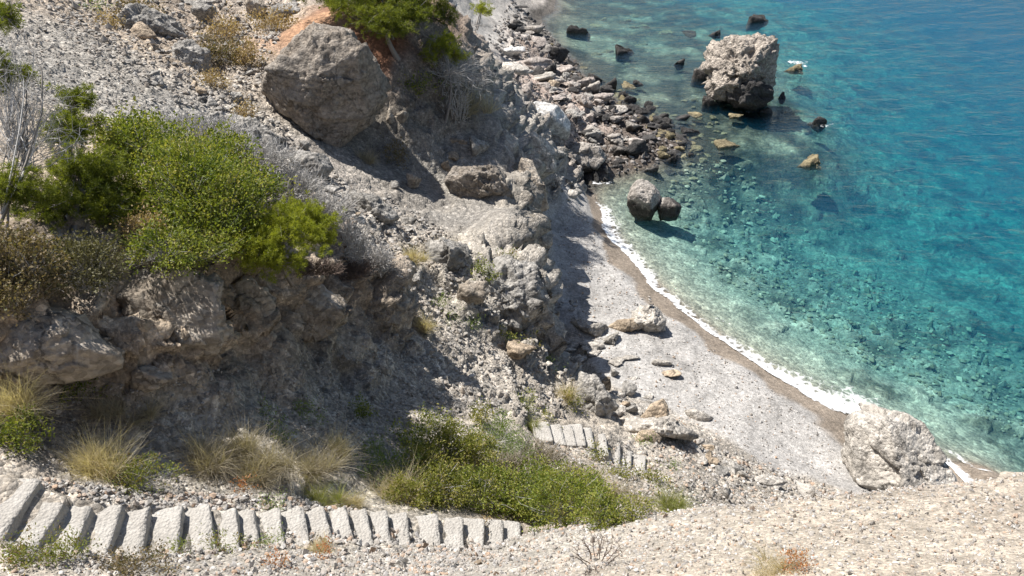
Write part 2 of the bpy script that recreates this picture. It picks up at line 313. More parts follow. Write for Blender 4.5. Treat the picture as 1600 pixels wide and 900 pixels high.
# what the ground is made of, where:  u, v, t or None(=nearest survey), colour, roughness of relief, stones
ZN = [
 (100,60,26.5,(.33,.315,.29),.6,.7),(0,100,22,(.32,.31,.29),.6,.6),(200,130,25,(.34,.325,.30),.55,.7),(300,200,25,(.37,.36,.34),.3,.8),(400,250,24.5,(.38,.365,.34),.4,.9),(500,300,24,(.37,.36,.34),.5,.9),(600,380,22.5,(.37,.35,.32),.6,.9),
 (150,0,34,(.34,.295,.245),.7,.8),(300,0,38,(.32,.275,.23),.9,.9),(300,90,31,(.34,.29,.235),.8,1.),(400,60,36,(.35,.305,.255),.9,1.),(420,150,30,(.34,.305,.265),.7,1.),(380,180,28.5,(.37,.35,.32),.7,1.),(480,255,27,(.33,.31,.29),.8,.9),
 (480,36,33.6,(.36,.22,.14),.4,.5),(560,0,35,(.22,.12,.08),.3,.4),(620,60,32.2,(.20,.10,.062),.3,.4),(590,90,32.2,(.21,.105,.065),.3,.4),(640,0,36.5,(.25,.17,.12),.3,.5),(670,60,34.5,(.24,.2,.165),.6,.6),(640,130,32.2,(.22,.19,.165),.5,.6),(720,100,34.5,(.34,.31,.28),.8,.6),(400,20,39,(.36,.32,.28),.9,.9),
 (600,250,31,(.20,.19,.175),.4,.7),(560,210,30.6,(.21,.20,.18),.4,.7),(640,200,31.7,(.19,.175,.155),.4,.7),(700,150,33.6,(.19,.17,.145),.5,.6),(700,250,33,(.27,.255,.235),.6,.7),(690,290,31.6,(.27,.26,.24),.6,.8),  # dark soil and litter, darkened further to paint in the bluff's shade
 (750,150,36,(.32,.30,.27),.9,.5),(790,170,39.5,(.40,.38,.35),1.,.5),(815,220,36,(.38,.36,.33),.9,.5),(770,100,50,(.46,.43,.40),.6,.4),(760,60,57,(.62,.60,.57),.4,.2),(720,15,62,(.64,.62,.59),.4,.2),(850,130,50.5,(.33,.275,.25),1.,.9),(880,180,48,(.34,.29,.26),1.,.9),(830,70,58.5,(.33,.28,.25),1.,.9),
 (650,400,24,(.37,.34,.30),.9,.9),(720,450,24,(.37,.35,.31),1.1,.8),(750,350,28.8,(.26,.25,.235),.5,.6),(820,335,29.8,(.3,.28,.25),1.,.6),(800,440,25,(.36,.34,.31),1.1,.6),(856,498,25.5,(.37,.35,.32),.8,.5),(780,480,24.3,(.36,.34,.31),1.,.7),
 (0,430,10.2,(.25,.2,.15),.8,.6),(200,415,11,(.42,.38,.33),.9,.7),(400,430,13.5,(.30,.25,.2),.9,.6),(550,435,17.8,(.27,.22,.18),.9,.7),(632,458,20.8,(.31,.28,.24),.9,.8),
 (60,540,10.6,(.42,.345,.27),1.1,.7),(250,500,11.9,(.43,.36,.285),1.1,.7),(150,588,11.5,(.36,.305,.25),1.,.7),(350,500,12.9,(.43,.345,.26),1.1,.6),(350,582,13.3,(.32,.285,.24),.7,.7),(500,480,16,(.38,.315,.25),1.,.6),(500,545,16.5,(.31,.285,.25),.6,.7),(600,480,20,(.33,.285,.235),.9,.6),  # near cliff face: colours raised to stand in for fill light
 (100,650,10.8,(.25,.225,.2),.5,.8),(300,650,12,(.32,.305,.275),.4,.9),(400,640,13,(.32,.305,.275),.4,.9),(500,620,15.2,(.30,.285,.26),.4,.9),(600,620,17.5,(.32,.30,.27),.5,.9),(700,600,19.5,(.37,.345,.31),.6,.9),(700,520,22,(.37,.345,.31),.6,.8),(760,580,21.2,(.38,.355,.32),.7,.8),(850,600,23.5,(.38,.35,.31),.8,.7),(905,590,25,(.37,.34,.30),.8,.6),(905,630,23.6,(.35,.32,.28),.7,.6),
 (200,740,10.2,(.38,.36,.33),.6,1.),(400,710,11.9,(.33,.31,.28),.6,1.),(400,775,11.1,(.40,.38,.345),.7,1.),(600,790,12.7,(.37,.35,.31),.5,1.),(560,750,13.4,(.36,.33,.28),.4,.9),(700,690,16.8,(.36,.335,.3),.5,.8),(800,720,17.2,(.35,.32,.28),.4,.8),(820,800,14.6,(.33,.28,.23),.3,.6),
 (900,690,20.3,(.46,.42,.365),.35,.8),(1000,760,18.8,(.45,.415,.365),.4,.9),(1050,740,20.6,(.46,.43,.385),.4,.9),(1000,690,22.7,(.40,.37,.33),.7,.7),(1080,690,24.6,(.42,.395,.36),.6,.8),(1150,740,23,(.46,.43,.385),.5,.9),
 (60,800,8.9,(.40,.37,.33),.2,.8),(300,830,9.8,(.40,.375,.34),.2,.8),(600,820,12,(.42,.395,.355),.2,.8),(500,860,10.2,(.43,.41,.375),.5,1.),(300,880,9.1,(.41,.39,.355),.4,1.),(60,880,8.2,(.38,.35,.31),.4,1.),(700,880,9.5,(.44,.42,.385),.35,1.),(850,850,9.9,(.45,.43,.39),.25,1.),(1000,850,8.5,(.47,.435,.385),.25,1.),(1200,840,7.6,(.48,.435,.375),.25,1.),(1400,830,7.25,(.48,.435,.375),.25,1.),(1600,820,6.9,(.47,.42,.36),.3,1.),(1200,900,6.2,(.48,.43,.365),.25,1.),
]
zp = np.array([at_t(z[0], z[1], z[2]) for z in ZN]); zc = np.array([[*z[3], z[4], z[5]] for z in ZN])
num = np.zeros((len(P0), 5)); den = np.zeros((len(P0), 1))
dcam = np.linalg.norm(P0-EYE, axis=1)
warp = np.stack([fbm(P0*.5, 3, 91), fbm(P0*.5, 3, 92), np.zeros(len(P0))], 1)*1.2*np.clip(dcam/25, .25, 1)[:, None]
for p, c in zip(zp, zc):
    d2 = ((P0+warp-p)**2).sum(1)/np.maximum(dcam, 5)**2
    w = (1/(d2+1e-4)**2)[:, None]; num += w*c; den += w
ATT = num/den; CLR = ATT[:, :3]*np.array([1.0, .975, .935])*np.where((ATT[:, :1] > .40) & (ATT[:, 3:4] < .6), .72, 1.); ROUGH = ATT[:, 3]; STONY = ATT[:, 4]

# beach and sea masks (plan view)
def in_poly(x, y, poly):
    r = np.zeros(len(x), bool); n = len(poly)
    for i in range(n):
        x1, y1 = poly[i]; x2, y2 = poly[(i+1) % n]
        c = ((y1 > y) != (y2 > y)) & (x < (x2-x1)*(y-y1)/(y2-y1+1e-9)+x1); r ^= c
    return r
def poly_dist(x, y, poly):
    d = np.full(len(x), 1e9); n = len(poly)
    for i in range(n):
        a = np.array(poly[i]); b = np.array(poly[(i+1) % n]); ab = b-a
        t = np.clip(((x-a[0])*ab[0]+(y-a[1])*ab[1])/(ab@ab), 0, 1)
        d = np.minimum(d, np.hypot(x-a[0]-t*ab[0], y-a[1]-t*ab[1]))
    return d
BP = [tuple(at_z(u, v, .9)[:2]) for u, v in [(905,290),(885,300),(866,330),(845,345),(852,420),(872,510),(905,525),(908,560),(935,600),(985,632),(1085,668),(1140,700),(1180,742),(1300,768)]]
BP += [(13,13.4),(17,11),(22,12),(60,30),(60,60),(12,38),(6,41)]
inb = in_poly(P0[:, 0], P0[:, 1], BP); bd = poly_dist(P0[:, 0], P0[:, 1], BP); bsig = np.where(inb, bd, -bd)
BEACH = smooth(-.25, .35, bsig+.25*fbm(P0*1.3, 3, 5))
SEA = smooth(.02, -.25, P0[:, 2])*(P0[:, 0] > -8)
EDG = [(57,757,2,838),(94,792,60,848),(140,797,116,856),(188,796,164,872),(230,801,219,868),(285,797,277,858),(329,794,335,852),(368,799,374,858),(398,801,405,842),(437,801,444,840),(475,801,481,830),(510,804,516,828),(544,806,549,828),(576,808,580,828),(606,812,609,830),(637,814,640,836),(686,815,688,842),(724,815,724,858),(757,818,756,852),(786,828,785,848),(812,832,811,846)]
ZS = np.linspace(12.98, 9.66, len(EDG))
STAIR_A = np.array([at_z((e[0]+e[2])/2, (e[1]+e[3])/2, z) for e, z in zip(EDG, ZS)]); STAIR_A = np.concatenate([[STAIR_A[0]*2-STAIR_A[1]], STAIR_A])
def seg_dist(P, line):
    d = np.full(len(P), 1e9)
    for a, b in zip(line[:-1, :2], line[1:, :2]):
        ab = b-a; t = np.clip(((P[:, :2]-a)@ab)/(ab@ab), 0, 1); d = np.minimum(d, np.linalg.norm(P[:, :2]-a-t[:, None]*ab, axis=1))
    return d
STAIRM = smooth(.47, .38, seg_dist(P0, STAIR_A)+.05*fbm(P0*3, 2, 77))
EDL = [(859,662,862,676),(877,664,882,682),(894,664,899,684),(909,663,914,684),(925,670,928,688),(946,678,950,700),(969,693,969,722),(988,706,986,735),(1010,713,1008,738)]; TL = np.linspace(20.6, 21.45, 9)
STAIR_B = np.array([at_t((e[0]+e[2])/2, (e[1]+e[3])/2, t) for e, t in zip(EDL, TL)]); LOWM = smooth(.8, .55, seg_dist(P0, STAIR_B))

# relief
def line_z(P, L):
    best = np.full(len(P), 1e9); z = np.zeros(len(P))
    for a, b in zip(L[:-1], L[1:]):
        ab = (b-a)[:2]; t = np.clip(((P[:, :2]-a[:2])@ab)/(ab@ab), 0, 1); d = np.linalg.norm(P[:, :2]-a[:2]-t[:, None]*ab, axis=1); n_ = d < best
        z = np.where(n_, a[2]+t*(b[2]-a[2]), z); best = np.where(n_, d, best)
    return z
steep = smooth(.86, .55, NRM[:, 2])
near = np.clip(dcam/14, .6, 1.35)                      # far rock keeps only its larger relief
q = P0.copy()
wq = q+.13*np.stack([fbm(q*1.1, 2, 21), fbm(q*1.1, 2, 22), fbm(q*1.1, 2, 23)], 1)
big = fbm(wq*np.array([.55, .55, .8]), 4, 1)
rid = fbm(wq*np.array([1.1, 1.1, 1.5]), 5, 31, .55, True)
land = (SEA < .5) & (BEACH < .9)
def on_land(fn): r_ = np.zeros(len(q)); r_[land] = fn(land); return r_
blk = on_land(lambda m_: facet(wq[m_]*np.array([.95, .95, 1.5]), 3)); blk2 = on_land(lambda m_: facet(wq[m_]*np.array([2.6, 2.6, 3.9])+5, 4))
lump = on_land(lambda m_: facet(q[m_]*5.2+2, 6))
fine = fbm(q*6.5, 4, 41)
A = np.minimum(ROUGH, 1.2)**1.8*(1-BEACH)*(1-.85*SEA)*(1-STAIRM)*(1-LOWM)
disp = A*near*(0.24*big+.08*rid*(.4+steep)+.40*blk*(.4+steep)+.19*blk2*(.5+.8*steep)+.03*fine)+(1-STAIRM)*(1-BEACH)*(1-SEA)*near*.07*fbm(q*np.array([.8, .8, .5]), 4, 45) + (1-STAIRM)*(1-BEACH)*(1-SEA)*STONY*.03*lump*near*(.25+ROUGH)
disp += BEACH*(1-SEA)*(.05*fbm(q*.7, 3, 51)+.012*fine+.03*np.sin(P0[:, 2]*14+2*fbm(q*.3, 2, 52))*smooth(.3, .6, P0[:, 2]))
c1, c2, ci = worley(q*np.array([1.1, 1.1, .3]), 61); cob = np.sqrt(np.clip(1-c1, 0, 1))
offs = smooth(-.5, -1.5, P0[:, 2])
disp += SEA*offs*(.3*cob*smooth(.5, .95, ci)+.14*fbm(q*.7, 3, 62))
P1 = P0+NRM*disp[:, None]
keepout = SEA < .5
for M_, L_, dz_ in ((STAIRM, STAIR_A, .125), (LOWM, STAIR_B, .12)):
    P1[:, 2] = P1[:, 2]*(1-M_)+(line_z(P1, L_)-dz_+.03*fbm(P1*5, 2, 78))*M_
# colours of beach and seabed
zz = P1[:, 2]+.15*fbm(P1*1.1, 3, 71)+.05*fbm(P1*.35, 2, 72)
wet = smooth(.47, .36, zz)
bc = np.array([.34, .327, .31])*(1+.07*fbm(P1*1.2, 3, 73)[:, None]); wetc = np.array([.215, .18, .145])
bcol = bc*(1-wet[:, None])+wetc*wet[:, None]
for zl, wl in ((.66, .018), (.84, .03)):            # lines of dried weed and grit left by earlier tides
    bcol = bcol*(1-.3*np.exp(-((zz-zl)/wl)**2)*smooth(-.2, .3, fbm(P1*1.6, 3, 74)))[:, None]
seab = np.array([.36, .345, .285]); weed = np.array([.065, .068, .045]); pale = np.array([.40, .385, .31])
wn_ = fbm(P1*np.array([.55, .55, .2]), 5, 81, .6)
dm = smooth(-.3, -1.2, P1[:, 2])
sc_ = seab+(weed-seab)*(dm*smooth(-.05, .35, wn_)*.75)[:, None]+(pale-seab)*(dm*smooth(.02, -.4, wn_)*.8)[:, None]  # weed and pale mottling also stand in for caustic light on the bed
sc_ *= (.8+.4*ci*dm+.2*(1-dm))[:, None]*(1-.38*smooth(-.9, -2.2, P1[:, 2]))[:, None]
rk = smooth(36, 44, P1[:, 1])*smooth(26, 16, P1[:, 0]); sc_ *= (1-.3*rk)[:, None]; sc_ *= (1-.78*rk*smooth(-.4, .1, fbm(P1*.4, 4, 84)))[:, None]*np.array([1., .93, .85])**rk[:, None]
CLR = CLR*(1-BEACH[:, None])+bcol*BEACH[:, None]
shoal = (1-BEACH)
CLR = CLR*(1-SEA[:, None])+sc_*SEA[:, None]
# tide-dark rock at the foot of the far shore
tide = (1-BEACH)*(1-SEA)*smooth(.75, .3, P1[:, 2]+.35*fbm(P1*.8, 3, 83))*(P1[:, 1] > 35)
CLR *= (1-.72*tide)[:, None]
STONY = STONY*(1-BEACH)+.55*BEACH
STONY = STONY*(1-SEA)+.8*SEA

# depth survey of what the eye sees (lets things be set down on the ground)
PU, PV, PT = project(P1)
DB = np.full((452, 802), 1e9); 
ok = (PU > -2) & (PU < 1602) & (PV > -2) & (PV < 902) & (PT > 1)
iu = ((PU[ok]+2)/2).astype(int); iv = ((PV[ok]+2)/2).astype(int); np.minimum.at(DB, (np.clip(iv, 0, 451), np.clip(iu, 0, 801)), PT[ok])
def ground_t(u, v):
    a = int(min(max((u+2)/2, 2), 799)); b = int(min(max((v+2)/2, 2), 449))
    w = DB[b-1:b+2, a-1:a+2]; w = w[w < 1e8]
    if len(w) == 0: w = DB[max(b-5, 0):b+6, max(a-5, 0):a+6]; w = w[w < 1e8]
    return float(np.median(w))
def ground(u, v): return at_t(u, v, ground_t(u, v))

# faces, sorted into the pieces of ground
idx = np.arange(NR*NC).reshape(NR, NC)
FQ = np.stack([idx[:-1, :-1], idx[:-1, 1:], idx[1:, 1:], idx[1:, :-1]], 2).reshape(-1, 4)
fc = P1[FQ].mean(1); fb = BEACH[FQ].mean(1); fs = P0[FQ][:, :, 2].mean(1)
FGP = [(-9,-2),(-9,4.2),(-5.6,5.3),(-3,6.2),(-.8,7.2),(.3,7.9),(1.7,7.4),(3.2,7.0),(5,6.7),(9,6.9),(14,6),(14,-2)]
ffg = in_poly(fc[:, 0], fc[:, 1], FGP)
lab = np.where(ffg, 3, np.where((fs < .0) & (fc[:, 0] > -8), 2, np.where(fb > .5, 1, 0)))
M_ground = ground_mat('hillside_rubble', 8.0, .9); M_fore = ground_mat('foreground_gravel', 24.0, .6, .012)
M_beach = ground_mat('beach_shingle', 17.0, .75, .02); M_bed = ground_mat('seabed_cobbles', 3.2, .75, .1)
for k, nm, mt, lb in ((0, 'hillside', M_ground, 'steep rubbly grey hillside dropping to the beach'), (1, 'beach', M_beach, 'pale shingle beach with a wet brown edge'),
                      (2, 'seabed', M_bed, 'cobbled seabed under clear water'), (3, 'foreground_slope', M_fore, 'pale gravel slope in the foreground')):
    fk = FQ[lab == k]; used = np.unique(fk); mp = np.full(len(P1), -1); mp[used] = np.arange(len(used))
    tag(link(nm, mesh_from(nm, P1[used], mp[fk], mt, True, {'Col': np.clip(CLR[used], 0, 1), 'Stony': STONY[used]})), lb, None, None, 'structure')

# ------------------------------------------------------------------ the sea: one closed body of clear water
def water_mat():
    m, nt, bs, out = new_mat('sea_water'); nt.nodes.remove(bs); k = N(nt)
    pos = k.n('ShaderNodeNewGeometry').outputs['Position']
    mp = k.n('ShaderNodeMapping'); mp.inputs['Rotation'].default_value = (0, 0, math.radians(24)); mp.inputs['Scale'].default_value = (.42, 1.0, 1); k.l(pos, mp.inputs[0])
    n1 = k.noise(mp.outputs[0], 1.3, 4, .6, .5); n2 = k.noise(mp.outputs[0], 5, 5, .65, .4); n3 = k.noise(mp.outputs[0], .22, 3, .5)
    h = k.math('ADD', k.math('MULTIPLY', n1.outputs[0], 1.0), k.math('ADD', k.math('MULTIPLY', n2.outputs[0], .38), k.math('MULTIPLY', n3.outputs[0], .6)))
    b = k.bump(h, 1.0, .14)
    fr = k.n('ShaderNodeFresnel'); fr.inputs[0].default_value = 1.33; k.l(b, fr.inputs['Normal'])
    gl = k.n('ShaderNodeBsdfGlossy'); gl.inputs['Roughness'].default_value = .04; k.l(b, gl.inputs['Normal'])
    tr = k.n('ShaderNodeBsdfTransparent')
    mx = k.n('ShaderNodeMixShader'); k.l(fr.outputs[0], mx.inputs[0]); k.l(tr.outputs[0], mx.inputs[1]); k.l(gl.outputs[0], mx.inputs[2]); k.l(mx.outputs[0], out.inputs['Surface'])
    ab = k.n('ShaderNodeVolumeAbsorption'); ab.inputs['Color'].default_value = (.0, .80, .88, 1); ab.inputs['Density'].default_value = .22
    scv = k.n('ShaderNodeVolumeScatter'); scv.inputs['Color'].default_value = (.0, .45, .92, 1); scv.inputs['Density'].default_value = .038
    ad = k.n('ShaderNodeAddShader'); k.l(ab.outputs[0], ad.inputs[0]); k.l(scv.outputs[0], ad.inputs[1]); k.l(ad.outputs[0], out.inputs['Volume'])
    return m
def build_sea():
    nxs = np.linspace(-7, 62, 260); nys = np.concatenate([np.linspace(8, 90, 300), np.linspace(91, 146, 30)])
    X, Y = np.meshgrid(nxs, nys); p = np.stack([X.ravel(), Y.ravel(), 0*X.ravel()], 1)
    bedz = hgt(p[:, 0], p[:, 1]); amp = smooth(0, -2.5, bedz)
    a = math.radians(24); r = np.stack([(p[:, 0]*math.cos(a)+p[:, 1]*math.sin(a))*.12, (-p[:, 0]*math.sin(a)+p[:, 1]*math.cos(a))*.38, 0*p[:, 0]], 1)
    p[:, 2] = amp*.10*fbm(r*1.3, 3, 101)
    nyy, nxx = X.shape; id_ = np.arange(nyy*nxx).reshape(nyy, nxx)
    f = list(map(tuple, np.stack([id_[:-1, :-1], id_[:-1, 1:], id_[1:, 1:], id_[1:, :-1]], 2).reshape(-1, 4)))
    v = list(p); n0 = len(v)
    ring = list(id_[0, :])+list(id_[1:, -1])+list(id_[-1, -2::-1])+list(id_[-2:0:-1, 0])
    for i in ring: v.append(np.array([p[i, 0], p[i, 1], -22.]))
    m = len(ring)
    side = [(ring[i], n0+i, n0+(i+1) % m, ring[(i+1) % m]) for i in range(m)]
    c = len(v); v.append(np.array([27., 77., -22.]))
    quads = np.array(f+side, np.int32)
    me = bpy.data.meshes.new('sea'); me.from_pydata([tuple(q) for q in v], [], [tuple(map(int, q)) for q in quads]+[(n0+(i+1) % m, n0+i, c) for i in range(m)])
    me.update(); me.polygons.foreach_set('use_smooth', np.array([True]*len(f)+[False]*(len(me.polygons)-len(f)))); me.materials.append(water_mat())
    bm = bmesh.new(); bm.from_mesh(me); bmesh.ops.recalc_face_normals(bm, faces=bm.faces); bm.to_mesh(me); bm.free()
    tag(link('sea', me), 'clear turquoise sea deepening to blue', None, None, 'structure')
build_sea()

# ------------------------------------------------------------------ rocks
M_grey = rock_mat('grey_conglomerate', (.40, .375, .34), (.24, .225, .20))
M_fill_lift = rock_mat('fill_lifted_brown_conglomerate', (.43, .38, .315), (.31, .25, .19), lichen=(.46, .43, .385))  # brown rock and lichen, brightened in colour to imitate fill light in shade
M_brown = rock_mat('weathered_brown_rock', (.31, .275, .235), (.20, .165, .13), lichen=(.35, .325, .29))
M_dark = rock_mat('black_basalt', (.085, .08, .075), (.035, .033, .032), scale=1.4)
M_shore = rock_mat('tide_stained_rock', (.40, .365, .325), (.27, .24, .21), wet=.55)
M_searock = rock_mat('pitted_sea_rock', (.44, .385, .325), (.30, .26, .22), wet=.1, scale=.7, pits=.8)
M_pink = rock_mat('pinkish_tuff', (.43, .38, .34), (.30, .255, .225), wet=.35)
M_white = rock_mat('white_tuff', (.66, .64, .61), (.50, .48, .45), pits=.25)
M_pale = rock_mat('pale_limestone', (.53, .49, .435), (.38, .345, .30))
M_tan = rock_mat('tan_rock', (.46, .37, .27), (.33, .26, .19))
M_awash = rock_mat('weedy_awash_rock', (.30, .25, .15), (.12, .10, .06))
RM = dict(b=M_brown, g=M_grey, s=M_fill_lift, d=M_dark, h=M_shore, p=M_pink, w=M_white, l=M_pale, t=M_tan, a=M_awash, r=M_searock)

def facets(d, seed, n=13, soft=9.):
    """radius of a broken, many-faced stone in direction d"""
    r = np.random.default_rng(seed); nn = r.normal(size=(n, 3)); nn /= np.linalg.norm(nn, axis=1, keepdims=True); dist = r.uniform(.5, 1.0, n)
    q = np.clip(d@nn.T, 1e-3, None)/dist
    return ((q**soft).sum(1))**(-1/soft)
def rough_rock(d, rad, seed, amp=1.):
    p = d*rad[:, None]
    n = .09*fbm(p*1.5+seed*7.7, 3, seed)+.04*fbm(p*5+seed, 4, seed+9, .55, True)+.20*facet(p*1.5+seed, seed)+.08*facet(p*3.6+seed, seed+1)
    return p*(1+amp*n)[:, None]
def unit_(a): return a/np.linalg.norm(a, axis=1, keepdims=True)
_tmpl = {}
def template(i, sub):
    if (i, sub) not in _tmpl:
        d, f = ico(sub); r = facets(d, 100+i, 12, 8. if i % 3 else 14.); p = rough_rock(d, r, 40+i, 1.0 if i % 4 else .6)
        p /= np.abs(p).max(0); me = mesh_from('stone', p, f, M_grey, True); _tmpl[(i, sub)] = me
    return _tmpl[(i, sub)]
CE, SE = .8, .6
def place_rock(name, u, v, w, h, ty, label, group=None, cat='rock', i=None, rise=.35, dep=.85, t=None, rz=None, parent=None):
    """a stone seen w by h picture units at (u, v), resting on the ground there"""
    tg = t if t else ground_t(u, v+h*rise)
    ts = at_sea(u, v+h*.42); wet_ = t is None and ty in 'dhar' and tg > ts-.5
    if wet_: tg = min(tg, ts)
    m = tg/F; rx = w*m/2; ry = min(rx*dep, .8*h*m/2/SE*1.1); rz_ = math.sqrt(max((h*m/2)**2-(ry*SE)**2, (.35*h*m/2)**2))/CE
    c = at_t(u, v, tg+ry*.35)
    if wet_: ry = rx*.75; hv = max(h*m-ry*.9, h*m*.45)*(.5 if ty == 'a' else .9); rz_ = hv/.6; c = at_t(u, v+h*.4, tg)+np.array([0, ry*.7, -.4*rz_]); rx *= 1.12
    i = random.randrange(18) if i is None else i
    sub = 5 if w > 90 else 4 if w > 24 else 3
    o = link(name, template(i, sub), parent, c); o.scale = (rx*1.04, ry*1.04, rz_*1.04)
    o.rotation_euler = (0, 0, rz if rz is not None else random.choice((0, math.pi))+random.uniform(-.3, .3))
    o.material_slots[0].link = 'OBJECT'; o.material_slots[0].material = RM[ty]
    return tag(o, label, cat, group)
def at_sea(u, v): return float((0-CAMZ)/ray(u, v)[2])
def outline_rock(name, poly, ty, label, t=None, thick=.8, sub=5, seed=1, pw=2.6, amp=.8, foot=None, cut=12, planes=(), sea=False, cat='boulder', big_pits=0):
    """a boulder whose girth follows the surveyed outline; thick = depth as a share of its width"""
    P = np.array(poly, float)
    if sea: t = at_sea(P[:, 0].mean(), P[:, 1].max()-2)-.25*(P[:, 0].max()-P[:, 0].min())*.03; P[:, 1] += (P[:, 1] > P[:, 1].max()-6)*8
    c2 = np.array([(P[:, 0].min()+P[:, 0].max())/2, (P[:, 1].min()+P[:, 1].max())/2])
    tg = t if t else ground_t(*(foot if foot else (c2[0], P[:, 1].max()-4))); 
    wpx = P[:, 0].max()-P[:, 0].min(); th = wpx*tg/F*thick/2; tc = tg+th*.5; m = tc/F
    th_poly = np.arctan2(-(P[:, 1]-c2[1]), P[:, 0]-c2[0]); L = np.concatenate([P, P[:1]])-c2
    d, f = ico(sub); a, b, c = d[:, 0], d[:, 1], d[:, 2]; rho = np.hypot(a, b)+1e-9; ca, sa = a/rho, -b/rho
    R = np.full(len(d), 1e9)
    for k in range(len(P)):
        p, q = L[k], L[k+1]; e = q-p; den = ca*e[1]-sa*e[0]; den = np.where(np.abs(den) < 1e-9, 1e-9, den)
        s = (p[0]*e[1]-p[1]*e[0])/den; tt = (p[0]*sa-p[1]*ca)/den
        R = np.where((s > 0) & (tt >= -.001) & (tt <= 1.001), np.minimum(R, s), R)
    R = np.where(R > 1e8, wpx/2, R)*m
    r = ((rho/R)**pw+(np.abs(c)/th)**pw)**(-1/pw)
    sz = (R.mean()+th)/2
    rng = np.random.default_rng(seed)
    nn = rng.normal(size=(cut, 3)); nn[:, 2] = -np.abs(nn[:, 2])-.35; nn /= np.linalg.norm(nn, axis=1, keepdims=True)
    if len(planes): nn = np.concatenate([unit_(np.array(planes)[:, :3]), nn])
    supp = np.array([((d*r[:, None])@n_).max() for n_ in nn])
    for k_, (n_, s_) in enumerate(zip(nn, supp)):
        q = np.clip(d@n_, 1e-3, None); lim = s_*(planes[k_][3] if k_ < len(planes) else rng.uniform(.62, .94))/q; r = np.minimum(r, lim)
    p = d*r[:, None]
    pw3 = p/sz
    e1, e2, ei = worley(pw3*5+seed, seed+3)
    n = .05*fbm(pw3*1.6+seed*3, 3, seed)+.025*fbm(pw3*5.5, 4, seed+5, .6, True)+.17*facet(pw3*1.5+seed, seed)+.075*facet(pw3*3.7+seed, seed+1)+.03*facet(pw3*9+seed, seed+2)+.010*fbm(pw3*16, 3, seed+6)
    if big_pits: n -= big_pits*smooth(.42, .12, e1)*smooth(.45, .6, ei)
    p = p*(1+amp*n*np.clip(.35+np.abs(c), .45, 1))[:, None]
    wp = p[:, 0:1]*RIGHT+p[:, 1:2]*UP+p[:, 2:3]*FWD
    ctr = at_t(c2[0], c2[1], tc); base = ctr+np.array([0, 0, wp[:, 2].min()])
    return tag(link(name, mesh_from(name, wp+ctr-base, f, RM[ty], True), None, base), label, cat)

outline_rock('boulder', [(408,138),(422,100),(448,62),(470,46),(500,38),(545,52),(580,92),(606,126),(590,160),(562,196),(520,234),(494,216),(455,186),(420,168)], 'b', 'huge angular shaded grey boulder lodged high on the hillside', t=28.6, thick=.6, sub=6, seed=3, pw=5, cut=5, amp=.75, planes=[(.3, -.52, -.85, .55), (-.6, .65, -.5, .74), (.75, -.25, -.55, .72), (.1, .9, -.35, .86)])
outline_rock('boulder', [(698,276),(712,262),(742,262),(782,266),(814,286),(817,318),(785,322),(760,330),(726,330),(700,318)], 'b', 'large rounded boulder perched on the cliff edge above the shaded beach corner', t=30.0, thick=.8, sub=6, seed=8, amp=1.2)
outline_rock('sea_rock', [(1114,70),(1124,59),(1150,56),(1178,60),(1208,68),(1213,95),(1213,128),(1200,150),(1160,156),(1130,150),(1112,130),(1110,100)], 'r', 'huge flat-topped pale rock standing out in the sea', t=53.2, thick=.8, sub=6, seed=12, pw=6, cut=5, amp=1.7, big_pits=.05, planes=[(-.75, .12, -.62, .56), (.6, -.5, -.7, .55), (.15, 1, -.2, .88), (-.3, -.75, -.6, .72)])
outline_rock('sea_rock', [(1136,140),(1155,128),(1190,126),(1206,142),(1202,158),(1182,168),(1155,164),(1142,154)], 'd', 'black wet plinth under the huge flat-topped sea rock', t=52.6, thick=1., sub=5, seed=14, amp=1.4)
outline_rock('boulder', [(1332,672),(1348,650),(1378,645),(1425,655),(1440,668),(1456,695),(1480,730),(1500,760),(1502,800),(1420,815),(1345,800),(1332,730)], 'l', 'tall pale rock at the waterline by the near end of the beach', t=24.6, thick=.75, sub=6, seed=17, pw=6, cut=3, amp=.9, planes=[(-.75, .15, -.65, .66), (.25, .35, -.9, .6), (.7, .55, -.45, .8), (0, 1, -.3, .9)])
outline_rock('boulder', [(979,318),(985,292),(998,279),(1015,281),(1034,298),(1034,318),(1018,337),(996,338)], 'h', 'grey boulder standing in the shallows just off the beach', sea=True, thick=.9, sub=5, seed=21)
outline_rock('boulder', [(1026,322),(1034,308),(1054,308),(1065,320),(1058,336),(1032,336)], 'h', 'brown low rock leaning on the grey boulder in the shallows', sea=True, thick=.9, sub=4, seed=22, cat='rock')
outline_rock('ledge', [(808,170),(840,160),(872,168),(892,190),(890,214),(862,222),(836,202)], 'w', 'smooth white tuff ledge above the shore boulders', t=44.0, thick=.9, sub=5, seed=24, amp=.5, cat='rock ledge')
outline_rock('ledge', [(800,222),(822,206),(850,212),(868,228),(869,268),(845,278),(818,262)], 'l', 'pale square-cut block of layered tuff with stones on top', t=37.5, thick=.9, sub=5, seed=26, pw=4., amp=.5, cat='rock ledge')
outline_rock('boulder', [(803,262),(815,243),(832,250),(850,292),(860,325),(838,336),(818,322)], 's', 'shaded upright slab between the perched boulder and the beach', t=33.6, thick=.7, sub=5, seed=28)
outline_rock('boulder', [(877,250),(886,232),(908,222),(938,228),(946,248),(930,268),(900,272),(882,264)], 'h', 'largest grey boulder among the shore rocks, dark underneath', t=44.8, thick=.9, sub=5, seed=31)
outline_rock('boulder', [(0,505),(30,486),(80,478),(120,492),(150,530),(192,552),(186,580),(140,592),(60,604),(-30,602),(-40,540)], 's', 'rounded conglomerate mound at the foot of the near cliff', t=10.3, thick=.6, sub=6, seed=33, amp=.8)
outline_rock('boulder', [(192,584),(225,572),(262,578),(270,592),(250,606),(222,616),(200,606)], 's', 'orange-bottomed flat block lying below the near cliff', t=11.3, thick=.7, sub=5, seed=35, cat='rock')
